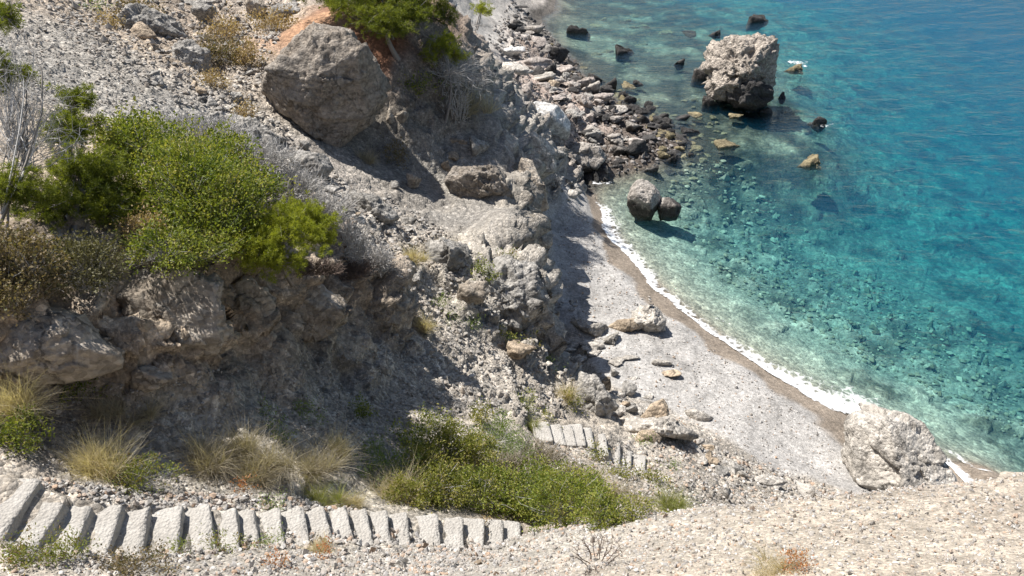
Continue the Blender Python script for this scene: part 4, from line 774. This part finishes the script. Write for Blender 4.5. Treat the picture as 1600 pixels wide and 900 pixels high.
def tips(c, R, n, r, seed, lump=.35, inner=.35, zmin=-.35):
    d = dirs(n, r, zmin); k = 1+lump*1.3*fbm(d*3.1+seed*5.3, 3, seed)+.12*r.normal(size=len(d))
    sh = np.where(r.random(len(d)) < inner, r.uniform(.45, .85, len(d)), 1.)
    return c+d*R*(k*sh)[:, None], d
def arcs(A, B, r, k=4, bend=.12, sag=0.):
    s = np.linspace(0, 1, k)[None, :, None]; P = A[:, None]+(B-A)[:, None]*s; ln = np.linalg.norm(B-A, axis=1)[:, None, None]
    P = P+np.sin(s*math.pi)*r.normal(size=(len(A), 1, 3))*bend*ln; P[..., 2] -= (s[..., 0]**2)*sag*ln[..., 0]; return P
_ps = [300]
def shrub(name, label, lobes, mat, stem=M_twig, cat='shrub', group=None, leaf=3.6, dens=1., t=None, per=9, lump=.35, wide=.55, zmin=-.35, twigs=.5):
    """leafy bush: lobes in picture units; leaf = leaf length in picture units"""
    _ps[0] += 1; seed = _ps[0]; r = np.random.default_rng(seed); bg_ = Bag(); st = Bag(); C = []
    for L in lobes:
        c, R = lobe(*L[:4], t=L[4] if len(L) > 4 else t); m = (np.linalg.norm(c-EYE))/F; C.append((c, R))
        n = int(max(20, dens*7.5*L[2]*L[3]/(leaf*leaf)/per)); C_, E_ = tips(c, R*.96, max(8, n//9), r, seed+len(C), lump*1.2, .3, zmin); pk = r.integers(len(C_), size=n); T_ = C_[pk]+r.normal(size=(n, 3))*leaf*m*1.9; D_ = unit(E_[pk]+r.normal(size=(n, 3))*.4)
        tone = np.clip(.5+.6*fbm(T_/(R.mean()*.35)+seed, 2, seed)+.2*r.normal(size=len(T_)), 0, 1)
        ln = leaf*m; k = per; o = r.normal(size=(len(T_)*k, 3))*ln*.95; P = np.repeat(T_, k, 0)+o; D = np.repeat(D_, k, 0)*.7+r.normal(size=P.shape)*.6+np.array([0, 0, .25])
        leaf_quads(bg_, P, D, ln*r.uniform(.7, 1.25, len(P)), ln*wide*r.uniform(.7, 1.2, len(P)), r, np.clip(np.repeat(tone, k)+r.normal(size=len(P))*.16, 0, 1))
        s = np.where(r.random(len(T_)) < twigs)[0][:260]; b0 = c-np.array([0, 0, R[2]*.9])+r.normal(size=(len(s), 3))*R*.12
        if len(s): ribbons(st, arcs(b0, T_[s], r, 4, .08), np.full(len(s), R.mean()*.012), np.full(len(s), R.mean()*.004), r, r.random(len(s)))
    base = min((c[2]-R[2]) for c, R in C); b = np.array([C[0][0][0], C[0][0][1], base]); root = link(name, None, None, b); tag(root, label, cat, group)
    bg_.build('foliage', mat, root, b); 
    if st.v: tag(st.build('stems', stem, root, b), kind='stuff')
    for ch in root.children: ch.location = (0, 0, 0)
    return root
def pine(name, label, lobes, base, mat, tuft=13., dens=1., t=None, trunk_r=.07, bare=(), cat='pine tree', needles=26, nb=60):
    """needle tufts on real branches; base = (u, v) of the trunk foot; bare = lobes of leafless branches"""
    _ps[0] += 1; seed = _ps[0]; r = np.random.default_rng(seed); cr = Bag(); br = Bag(); tk = Bag()
    b = at_t(base[0], base[1], t if t else ground_t(*base)); LB = [(lobe(*L[:4], t=L[4] if len(L) > 4 else (t or np.linalg.norm(b-EYE)))) for L in lobes]
    top = LB[0][0]+np.array([0, 0, LB[0][1][2]*.3])
    ribbons(tk, arcs(b[None]-[[0, 0, .25]], top[None], r, 8, .07), [trunk_r], [trunk_r*.3], r, r.random(1))
    for i, ((c, R), L) in enumerate(zip(LB, lobes)):
        j = b+(top-b)*min(.35+.12*i, .8); ribbons(tk, arcs(j[None], c[None], r, 6, .1), [trunk_r*.5], [trunk_r*.2], r, r.random(1))
        m = np.linalg.norm(c-EYE)/F; n = int(max(12, dens*4.2*L[2]*L[3]/(tuft*tuft))); nk = max(4, n//5); C_, E_ = tips(c, R*.92, nk, r, seed+i, .55, .45, -.5); pk = r.integers(len(C_), size=n); T_ = C_[pk]+r.normal(size=(n, 3))*tuft*m*.5; D_ = unit(E_[pk]+r.normal(size=(n, 3))*.35)
        s = np.arange(min(len(T_), nb)); ribbons(br, arcs(np.repeat(c[None], len(s), 0)-D_[s]*R*.1, T_[s], r, 4, .1), np.full(len(s), trunk_r*.14), np.full(len(s), trunk_r*.05), r, r.random(len(s)))
        ln = tuft*m*.62; k = needles; ax = unit(D_*.6+np.array([0, 0, .75])+r.normal(size=D_.shape)*.35)
        o = np.repeat(ax, k, 0)*np.tile(r.uniform(-.35, .35, k), len(T_))[:, None]*ln; P = np.repeat(T_, k, 0)+o; D = np.repeat(ax, k, 0)*.55+unit(r.normal(size=P.shape))*.95
        tone = np.clip(.5+.3*fbm(T_/(R.mean()*.6)+seed, 2, seed)+.18*r.normal(size=len(T_)), 0, 1)
        leaf_quads(cr, P, D, ln*r.uniform(.75, 1.2, len(P)), np.full(len(P), max(ln*.12, .0055)), r, np.clip(np.repeat(tone, k)+r.normal(size=len(P))*.1, 0, 1))
    bw = None
    if bare:
        bw = Bag()
        for L in bare:
            c, R = lobe(*L[:4], t=L[4] if len(L) > 4 else (t or np.linalg.norm(b-EYE))); n = L[5] if len(L) > 5 else 45
            T_, D_ = tips(c, R, n, r, seed+77, .3, .3, -.9); j = b+(top-b)*.6
            h0 = c+(j-c)*.45+r.normal(size=(len(T_), 3))*R*.12; pa = arcs(h0, T_, r, 6, .14)
            ribbons(bw, pa, np.full(len(T_), trunk_r*.16), np.full(len(T_), trunk_r*.05), r, r.random(len(T_)))
            for q in (3, 4, 5):
                S = np.repeat(pa[:, q], 3, 0); E = S+np.repeat(D_*R*.22, 3, 0)+r.normal(size=S.shape)*R.mean()*.2; ribbons(bw, arcs(S, E, r, 4, .15), np.full(len(S), trunk_r*.08), np.full(len(S), trunk_r*.03), r, r.random(len(S)))
            ribbons(bw, arcs(np.repeat(j[None], 3, 0), c+r.normal(size=(3, 3))*R*.3, r, 6, .12), np.full(3, trunk_r*.3), np.full(3, trunk_r*.12), r, r.random(3))
    root = link(name, None, None, b); tag(root, label, cat)
    tk.build('trunk', M_bark, root, b, True); cr.build('crown', mat, root, b); tag(br.build('branches', M_bark, root, b), kind='stuff')
    if bw: tag(bw.build('bare_branches', M_twig, root, b), kind='stuff')
    for ch in root.children: ch.location = (0, 0, 0)
    return root
def grass(name, label, u, v, w, h, mat, n=420, t=None, droop=.95, cat='grass clump', group=None, bw=.75, foot=.4):
    n = int(n*2.2)
    """clump of arching blades, foot at the lower middle of its picture box"""
    _ps[0] += 1; r = np.random.default_rng(_ps[0]); bg_ = Bag(); tg = t if t else ground_t(u, v+h*foot); m = tg/F; b = at_t(u, v+h*foot, tg); Rx = w*m/2; H = h*m/CE*.64; Rx *= .9
    nc = 7; ctr = r.normal(size=(nc, 2))*np.array([.30, .25])*Rx; ci_ = r.integers(nc, size=n); hs = r.uniform(.55, 1.05, nc)[ci_]; tilt_ = r.normal(size=(nc, 2))[ci_]*.35
    a = r.uniform(0, 6.283, n); q = np.sqrt(r.random(n)); P = b+np.concatenate([ctr, np.zeros((nc, 1))], 1)[ci_]+np.stack([np.cos(a)*q*Rx*.2, np.sin(a)*q*Rx*.18, np.full(n, -.05*H)], 1)
    out = np.stack([np.cos(a)*.75+tilt_[:, 0], np.sin(a)*.7+tilt_[:, 1], np.zeros(n)], 1); ln = H*r.uniform(.35, 1.0, n)*hs; lean = q*r.uniform(.4, 1.25, n)
    k = 5; s = np.linspace(0, 1, k)[None, :, None]
    pa = P[:, None]+out[:, None]*(lean[:, None, None]*Rx*(s*.5+s**2*.5))+np.array([0, 0, 1.])*(ln[:, None, None]*(s-droop*lean[:, None, None]*s**2*.6))+r.normal(size=(n, 1, 3))*s*H*.16+r.normal(size=(n, 1, 3))*(s**3)*H*.26
    blades(bg_, pa, np.full(n, bw*m)*r.uniform(.6, 1.3, n), r, np.clip(r.random(n)*.8+.2*q, 0, 1))
    o = bg_.build(name, mat, None, b); return tag(o, label, cat, group)
def twig_shrub(name, label, lobes, mat=M_twig, n=150, t=None, cat='dry shrub', up=.6, wpx=.8):
    _ps[0] += 1; r = np.random.default_rng(_ps[0]); bg_ = Bag(); b = None
    for L in lobes:
        c, R = lobe(*L[:4], t=L[4] if len(L) > 4 else t); m = np.linalg.norm(c-EYE)/F
        if b is None: b = c-np.array([0, 0, R[2]])
        T_, D_ = tips(c, R, n, r, _ps[0], .25, .3, -.15); B0 = c-np.array([0, 0, R[2]*.8])+(T_-c)*np.array([.45, .45, .1]); pa = arcs(B0, T_, r, 5, .10)
        ribbons(bg_, pa, np.full(len(T_), wpx*m*.75), np.full(len(T_), wpx*m*.3), r, r.random(len(T_)))
        for q in (2, 3, 4):
            S = np.repeat(pa[:, q], 3, 0); E = S+(np.repeat(D_, 3, 0)*.5+r.normal(size=S.shape)*.5+np.array([0, 0, up*.5]))*R.mean()*.28
            ribbons(bg_, arcs(S, E, r, 3, .1), np.full(len(S), wpx*m*.45), np.full(len(S), wpx*m*.2), r, r.random(len(S)))
    return tag(bg_.build(name, mat, None, b), label, cat)

# pines
pine('pine_tree', 'pine with a pale trunk at the back of the left cliff top', [(130,285,150,110,12.9),(112,205,84,64,13.6),(122,160,44,44,13.8),(60,330,110,70,12.2),(170,330,90,70,12.6)], (88,385), M_pine, 12, 1.7, t=11.6, trunk_r=.09)
pine('pine_tree', 'half-bare pine at the left edge with leafless grey branches', [(18,300,90,70,11.2),(8,25,34,50,11.8),(38,115,30,24,11.6),(4,120,26,60,11.5)], (-14,400), M_pine, 12, 1.5, t=10.9, trunk_r=.045, bare=[(40,150,120,120,11.6,50),(50,210,130,80,11.8,45),(20,90,60,80,11.6,25)])
pine('young_pine', 'bright yellow-green young pine on the cliff lip beside grey twigs', [(440,365,130,84,13.3),(478,345,84,60,13.9),(400,390,80,58,12.7),(498,372,56,48,14.2),(425,412,84,38,13.0)], (455,428), M_pineL, 10, 1.8, t=14.3, trunk_r=.05, cat='young pine')
pine('pine_tree', 'broad pine over the red soil at the top', [(600,25,110,60,31.4),(560,8,110,40,32),(640,18,60,50,32),(525,4,60,26,33),(612,48,60,30,31),(590,-40,170,90,32.5),(655,-45,120,90,33.5),(500,-20,80,50,33)], (622,85), M_pine, 9, 1.9, t=32, trunk_r=.14, needles=20)
pine('pine_tree', 'small pine with twisted trunk and bare lower branches on the bluff', [(688,80,50,44,32.9),(704,66,34,30,33.2),(672,92,28,26,32.6),(716,88,26,22,33.)], (694,190), M_pineL, 8, 1.3, t=33, trunk_r=.09, bare=[(730,110,90,60,33.5,60),(700,115,70,50,33,40)], needles=18)
pine('pine_tree', 'little round-headed pine before the white shore rock', [(752,18,38,22,52)], (742,64), M_pineL, 7, 1.5, t=52, trunk_r=.09, needles=18, bare=[(742,42,40,24,52,24)])
pine('pine_tree', 'dark pine behind the bluff at the top centre', [(668,8,60,30,35.2),(690,28,40,40,35),(715,-40,110,80,36)], (684,60), M_pine, 8, 1.7, t=35.5, trunk_r=.16, needles=18)
# large shrubs of the cliff top
shrub('mastic_bush', 'big dense green bush spreading over the near cliff top', [(290,300,190,120,13.2),(225,235,120,84,14.5),(335,345,150,110,12.9),(255,385,110,56,11.9),(196,214,70,56,15.),(385,300,90,76,14.2),(310,250,150,70,14.6),(310,395,90,40,12.1)], M_lent, leaf=5.2, dens=1.7, per=9, lump=.5)
twig_shrub('dry_broom', 'grey leafless broom thicket behind the big cliff-top bush', [(330,212,110,56,16.5),(395,250,120,64,16.4),(450,292,110,62,16.4),(290,200,80,36,17)], n=230, wpx=.9)
twig_shrub('dry_broom', 'grey leafless broom at the tip of the near cliff', [(540,380,90,70,17.6),(500,330,100,60,17.2),(590,410,50,50,19)], n=150, wpx=.9)
twig_shrub('root_tangle', 'dark dead tangle hanging under the bright young pine', [(480,420,110,26,15.3),(540,425,90,30,17.3)], M_dead, n=140, wpx=1.)
shrub('heath_bush', 'brown-tipped heath bush at the left edge of the cliff top', [(30,415,110,100,10.4),(10,460,90,70,10.1)], M_heath, leaf=5, dens=1.3, lump=.4, wide=.7)
shrub('heath_bush', 'dark olive heath cushion next to the brown-tipped heath', [(135,415,110,76,10.9)], leaf_mat('olive_heath', [(.075, .07, .035), (.12, .11, .055), (.15, .14, .07)], .2), leaf=4.6, dens=1.4, lump=.3, wide=.7)
shrub('dry_bush', 'small brown bush between the pine and the big green bush', [(222,358,70,34,12.2)], M_dryc, leaf=4.5, dens=1.2)
# gully thicket
shrub('soft_shrub', 'pale soft green shrub at the left end of the gully thicket', [(600,722,90,54),(580,738,60,36)], M_soft, leaf=5, dens=1.2, wide=.3)
shrub('olive_shrub', 'olive-green bush at the top of the gully thicket', [(700,714,110,70),(660,725,60,50),(742,715,60,50)], M_olive, leaf=4.2, dens=1.7, lump=.45)
shrub('olive_shrub', 'olive bush in the middle of the gully thicket', [(680,762,100,64),(640,775,60,40)], M_olive, leaf=4.2, dens=1.7, lump=.45)
shrub('herb_patch', 'bright green herb patch behind the olive bushes', [(765,688,110,30),(790,712,80,30)], M_soft, leaf=4., dens=1.1, wide=.3)
twig_shrub('dry_shrub', 'greyish dry shrub strewn through the gully thicket', [(830,718,120,50),(790,735,90,40),(900,755,70,50)], M_greyg, n=150, wpx=.8)
shrub('mastic_bush', 'dark green rounded bush at the lower end of the gully', [(815,778,120,80),(890,786,110,84),(750,772,90,64),(940,805,80,46),(850,750,100,40)], M_lent, leaf=4.4, dens=1.8, lump=.5)
shrub('mastic_bush', 'small dark bush just behind the gravel crest', [(985,800,70,36)], M_olive, leaf=4., dens=1.2)
for a in [('dry_grass_clump','pale dry grass spilling below the soft green shrub',620,755,110,60,M_straw,420),('grass_clump','yellow-green grass behind the gravel crest',1035,780,90,44,M_ggr,420),('dry_grass_clump','pale dry grass right of the gully thicket',950,752,90,50,M_greyg,300),
          ('grass_clump','greenish grass tussock above the upper stairs',495,762,90,44,M_ggr,480),('dry_grass_clump','straw grass beside the greenish tussock',545,770,60,40,M_straw,300),
          ('dry_grass_clump','large straw-coloured grass clump above the upper stairs',142,702,126,80,M_straw,900),('dry_grass_clump','tall dry grass at the left edge under the cliff',28,600,90,120,M_straw,800),
          ('dry_grass_clump','leftmost grey grass clump of the dry row below the talus',325,692,110,84,M_greyg,800),('dry_grass_clump','upright pale grass clump in the dry grey row',372,680,80,76,M_greyg,600),('dry_grass_clump','broad grey grass clump in the middle of the dry row',412,708,110,84,M_greyg,850),
          ('dry_grass_clump','drooping grey grass clump at the right of the dry row',478,714,110,70,M_greyg,750),('dry_grass_clump','straw clump right after the dry grey row',530,692,70,50,M_straw,360),('dry_grass_clump','dull dry grass in shade over the flat block',225,632,80,44,M_greyg,300),('dry_grass_clump','dry grass shaded at the foot of the rounded mound',165,620,70,60,M_greyg,320),
          ('dry_grass_clump','straw tuft on the rim above the lower steps',885,605,48,44,M_straw,320),('dry_grass_clump','straw tuft at the head of the lit middle slope',645,392,52,36,M_straw,320),('dry_grass_clump','straw tuft by the shadow edge of the near cliff',663,497,32,42,M_straw,260),('dry_grass_clump','short straw tuft on the rubble of the lit slope',690,380,44,22,M_straw,200),
          ('dry_grass_clump','dark tuft on the shaded slope under the huge boulder',572,240,46,28,M_greyg,220),('dry_grass_clump','tan and reddish grass in the middle foreground',1205,880,120,50,M_straw,420),('dry_grass_clump','tan grass at the right edge of the foreground',1592,835,40,44,M_straw,200),('dry_grass_clump','yellowish tuft on the gravel below the stairs',495,853,56,26,M_straw,240),
          ('dry_grass_clump','shaded grass hanging over the bluff below the small pine',735,150,70,60,M_greyg,300),('grass_clump','greenish tuft on the rim left of the lower steps',836,655,26,34,M_ggr,200)]:
    grass(*a[:6], a[6], a[7])
# small shrubs: picture box, leaves, label
SM = [(30,680,76,56,M_lent,'bright green bush at the left edge above the stairs',4.6),(112,608,70,46,M_lent,'dark green bush shaded below the rounded mound',4.2),(208,750,92,46,M_samph,'red-flecked fleshy shrub on the rubble above the stairs',4.4),(158,738,50,22,M_samph,'low fleshy mat left of the red-flecked shrub',4.2),
 (480,648,30,22,M_soft,'left of two small green bushes on the talus edge',4),(569,646,26,28,M_lent,'dark green small bush on the shaded talus',4),(416,643,20,14,M_soft,'tiny green bush at the left of the talus edge',4),(436,680,46,18,M_soft,'low green mat on top of the dry grass row',4),
 (758,652,24,42,M_olive,'left upright shrub of the pair above the herb patch',4),(783,664,22,32,M_soft,'right upright shrub of the pair above the herb patch',4),(822,630,28,26,M_ggr,'yellow-green shrub on the rim over the lower steps',3.8),(648,692,56,40,M_lent,'dark shaded shrub above the soft pale shrub',4.2),(668,660,50,20,M_lent,'flat dark shrub in the talus shade',4),
 (932,712,26,16,M_olive,'green shrub along the upper side of the lower steps',3.8),(968,735,50,20,M_olive,'green shrub at the near side of the lower steps',3.8),(1017,746,36,18,M_olive,'green mat at the foot of the lower steps',3.6),(1007,690,12,10,M_soft,'tiny green plant beside the tan boulder',3.4),(1050,731,14,10,M_soft,'tiny green plant right of the lower steps',3.2),
 (786,411,38,18,M_samph,'yellow-green mat on the beach cliff',3.6),(757,424,28,24,M_lent,'left green bush in the middle of the beach cliff',3.6),(772,430,18,16,M_lent,'small green bush between cliff mat and left bush',3.4),(690,477,14,11,M_soft,'upper small plant in the lit rubble',3.4),(706,497,18,12,M_soft,'middle small plant in the lit rubble',3.4),(736,505,30,14,M_soft,'wider low plant in the lit rubble',3.4),(780,526,32,18,M_lent,'green plant under the knob on the lit slope',3.4),(828,537,24,14,M_olive,'dull green plant on the lower lit slope',3.4),(857,570,14,10,M_soft,'tiny plant near the rim blocks',3.2),(860,655,18,12,M_olive,'small plant just above the lower steps',3.4),(897,632,18,20,M_olive,'green plant hanging on the rim below the straw tuft',3.6),
 (345,50,48,34,M_dryc,'tan cushion shrub high on the hillside',3.8),(422,40,58,30,M_dryc,'tan cushion shrub next to the broad bright boulder',3.8),(330,86,76,40,M_heath,'brown thorny shrub in the hillside rubble',3.8),(388,94,44,36,M_dryc,'straw cushion shrub left of the huge boulder',3.8),(328,130,32,22,M_dryc,'small straw cushion over the row of stones',3.6),(378,173,28,24,M_dryc,'pinkish dry cushion under the huge boulder',3.6),(212,22,44,34,M_heath,'brown shrub near the top left of the hillside',3.8),(238,28,28,24,M_heath,'small brown shrub at the top of the hillside',3.6),(176,34,26,20,M_dryc,'dry tuft above the tan mound',3.6),(152,12,14,16,M_soft,'single small green plant at the top left',3.4),
 (615,246,30,26,M_heath,'dark brown cushion on the shaded slope',3.6),(650,135,60,20,M_lent,'dark low shrub under the small pine',3.6),
 (50,866,78,40,M_samph,'largest fleshy cushion below the upper stairs',4.6),(118,862,38,26,M_samph,'fleshy cushion below the third step from the left',4.4),(282,860,30,14,M_samph,'small fleshy mat below the middle of the stairs',4.2),(343,853,28,20,M_samph,'fleshy cushion with red tips below the stairs',4.2),(412,849,24,14,M_samph,'low fleshy plant right of the red-tipped cushion',4),(426,850,15,12,M_soft,'tiny yellow-green plant at the stairs near the gravel',4),(420,788,30,16,M_soft,'small green plant on the rubble above the stairs',4),(376,852,12,10,M_samph,'tiny fleshy plant at a step corner',3.8),
 (210,890,96,34,M_heath,'dry brownish cushion at the bottom left edge',4.4),(384,762,22,14,M_rust,'rusty tuft on the rubble above the stairs',4),(434,880,20,18,M_rust,'orange herb below the stairs',4),(508,866,18,18,M_rust,'orange herb next to the yellowish tuft',4),(1245,884,30,24,M_rust,'reddish herb in the tan foreground grass',4),(760,640+178,22,10,M_dryc,'dry mat above the last visible steps',4)]
for u, v, w, h, mt, lb, lf in SM:
    shrub('small_shrub' if max(w, h) > 24 else 'small_plant', lb, [(u, v, w, h)], mt, leaf=lf, dens=1.25, per=8, cat='shrub' if max(w, h) > 24 else 'plant', wide=.42 if mt in (M_samph, M_soft) else .55, lump=.3)
twig_shrub('dead_twigs', 'dead dark twigs sticking from the foreground gravel', [(935,868,90,60)], M_dead, n=16, wpx=1.2)
twig_shrub('dead_twigs', 'pale driftwood twigs at the back of the far beach corner', [(872,285,26,18)], M_twig, n=14, wpx=1.2)
twig_shrub('dead_shrub', 'grey dead shrub on the shaded slope below the small pine', [(712,165,40,60,33.2)], M_twig, n=40, wpx=.8)

# ------------------------------------------------------------------ foam
def foam_mat():
    m, nt, bs, out = new_mat('sea_foam'); k = N(nt); pos = k.n('ShaderNodeNewGeometry').outputs['Position']
    e = k.n('ShaderNodeAttribute', attribute_name='rnd').outputs['Fac']
    n = k.noise(pos, 1.9, 8, .68, 1.0); v = k.voro(pos, 3.6, 'DISTANCE_TO_EDGE')
    lace = k.math('ADD', k.math('MULTIPLY', n.outputs[0], 1.1), k.math('MULTIPLY', k.math('SUBTRACT', .22, v.outputs['Distance']), .7))
    a = k.n('ShaderNodeMapRange'); a.inputs[1].default_value = .36; a.inputs[2].default_value = .74; a.inputs[4].default_value = .95; k.l(k.math('ADD', lace, k.math('MULTIPLY', k.math('SUBTRACT', e, .92), .9)), a.inputs[0])
    bs.inputs['Base Color'].default_value = (.86, .87, .87, 1); bs.inputs['Roughness'].default_value = .8; k.l(a.outputs[0], bs.inputs['Alpha'])
    k.l(k.bump(n.outputs[0], .6, .06), bs.inputs['Normal']); return m
M_foam = foam_mat()
def foam_band(label, line, sub=7):
    """line: (u, v, width in metres, thickness 0..1) along the edge of the water"""
    C = [(at_z(u, v, 0.), w, s) for u, v, w, s in line]; n = (len(C)-1)*24+1; q = np.linspace(0, len(C)-1, n)
    ctr = np.stack([np.interp(q, range(len(C)), [c[0][k] for c in C]) for k in range(3)], 1); w = np.interp(q, range(len(C)), [c[1] for c in C]); st = np.interp(q, range(len(C)), [c[2] for c in C])
    for _ in range(8): ctr[1:-1] = (ctr[:-2]+2*ctr[1:-1]+ctr[2:])/4
    tg = unit(np.gradient(ctr, axis=0)); sd = np.stack([-tg[:, 1], tg[:, 0], 0*w], 1)
    wob = .6*fbm(ctr*.7, 3, 401)+.15*fbm(ctr*2.4, 2, 402)
    K = sub*2+1; s = np.linspace(-1, 1, K); P = ctr[:, None]+sd[:, None]*((s[None]*.5*w[:, None]+wob[:, None]*w[:, None]*.4))[..., None]
    P = P.reshape(-1, 3); P[:, 2] = np.maximum(hgt(P[:, 0], P[:, 1]), 0)+.035+.03*np.maximum(0, 1-np.abs(np.tile(s, n)))*np.repeat(st, K)
    ed = np.clip(np.minimum((s+1)/.3, 1.02-(s+.6)*.52), 0, 1.1)[None]*st[:, None]; tail = np.minimum(1, np.minimum(np.arange(n), np.arange(n)[::-1])/14)[:, None]; ed = ed*tail
    i = np.arange(n*K).reshape(n, K); f = np.stack([i[:-1, :-1], i[:-1, 1:], i[1:, 1:], i[1:, :-1]], 2).reshape(-1, 4)
    tag(link('foam', mesh_from('foam', P, f, M_foam, True, {'rnd': ed.ravel()})), label, None, None, 'stuff')
foam_band('white foam line breaking along the beach', [(916,290,.35,.4),(930,312,.6,.6),(948,328,1.3,.95),(958,350,1.7,1.05),(975,380,1.6,1.05),(1003,410,1.5,1.),(1043,453,1.3,.98),(1093,498,1.1,.95),(1144,531,1.2,.95),(1200,565,1.5,1.),(1258,594,2.0,1.05),(1312,618,2.8,1.05),(1358,640,3.0,1.),(1400,660,2.2,.8)])
foam_band('thin foam line past the pale rock at the near end', [(1450,690,.5,.6),(1480,715,.7,.9),(1505,745,.6,1.),(1540,775,.6,.9),(1600,815,.6,.8)])
foam_band('thin lacy foam off the pale rock', [(1455,685,.4,.6),(1500,710,.6,.75),(1535,735,.7,.8),(1560,745,.4,.5)])
foam_band('thin foam trail off the beach', [(1095,492,.4,.55),(1120,495,.5,.7),(1145,506,.5,.6),(1170,518,.3,.5)])
foam_band('foam swirl at the beach corner', [(912,288,.4,.7),(925,284,.7,.9),(945,286,.7,.8),(965,282,.4,.6)])
def splash(label, pts): foam_band(label, [(u, v, w*1.4, s*.72) for u, v, w, s in pts], 5)
splash('white water around the awash rock', [(1218,98,1.2,.8),(1240,93,2.0,1.05),(1258,100,2.4,1.1),(1276,106,1.2,.7)])
splash('white water at the wedge-shaped rock', [(1268,196,.5,.6),(1285,197,.9,1.),(1302,192,.8,.8),(1320,188,.5,.5)])
splash('white water at the front of the sea rock', [(1140,170,.6,.6),(1165,173,1.,.9),(1185,172,1.,.8),(1200,178,.6,.6)])
splash('white water around the flat brown rock', [(1245,232,.6,.5),(1252,244,.8,.75),(1265,254,.6,.6),(1280,259,.4,.4)])
splash('white water behind the sea rock', [(1185,55,.6,.6),(1200,58,1.2,.9),(1215,62,.8,.6)])
splash('white water at the outermost shore rocks', [(1045,262,.4,.5),(1062,252,.8,.7),(1075,240,.6,.5)])
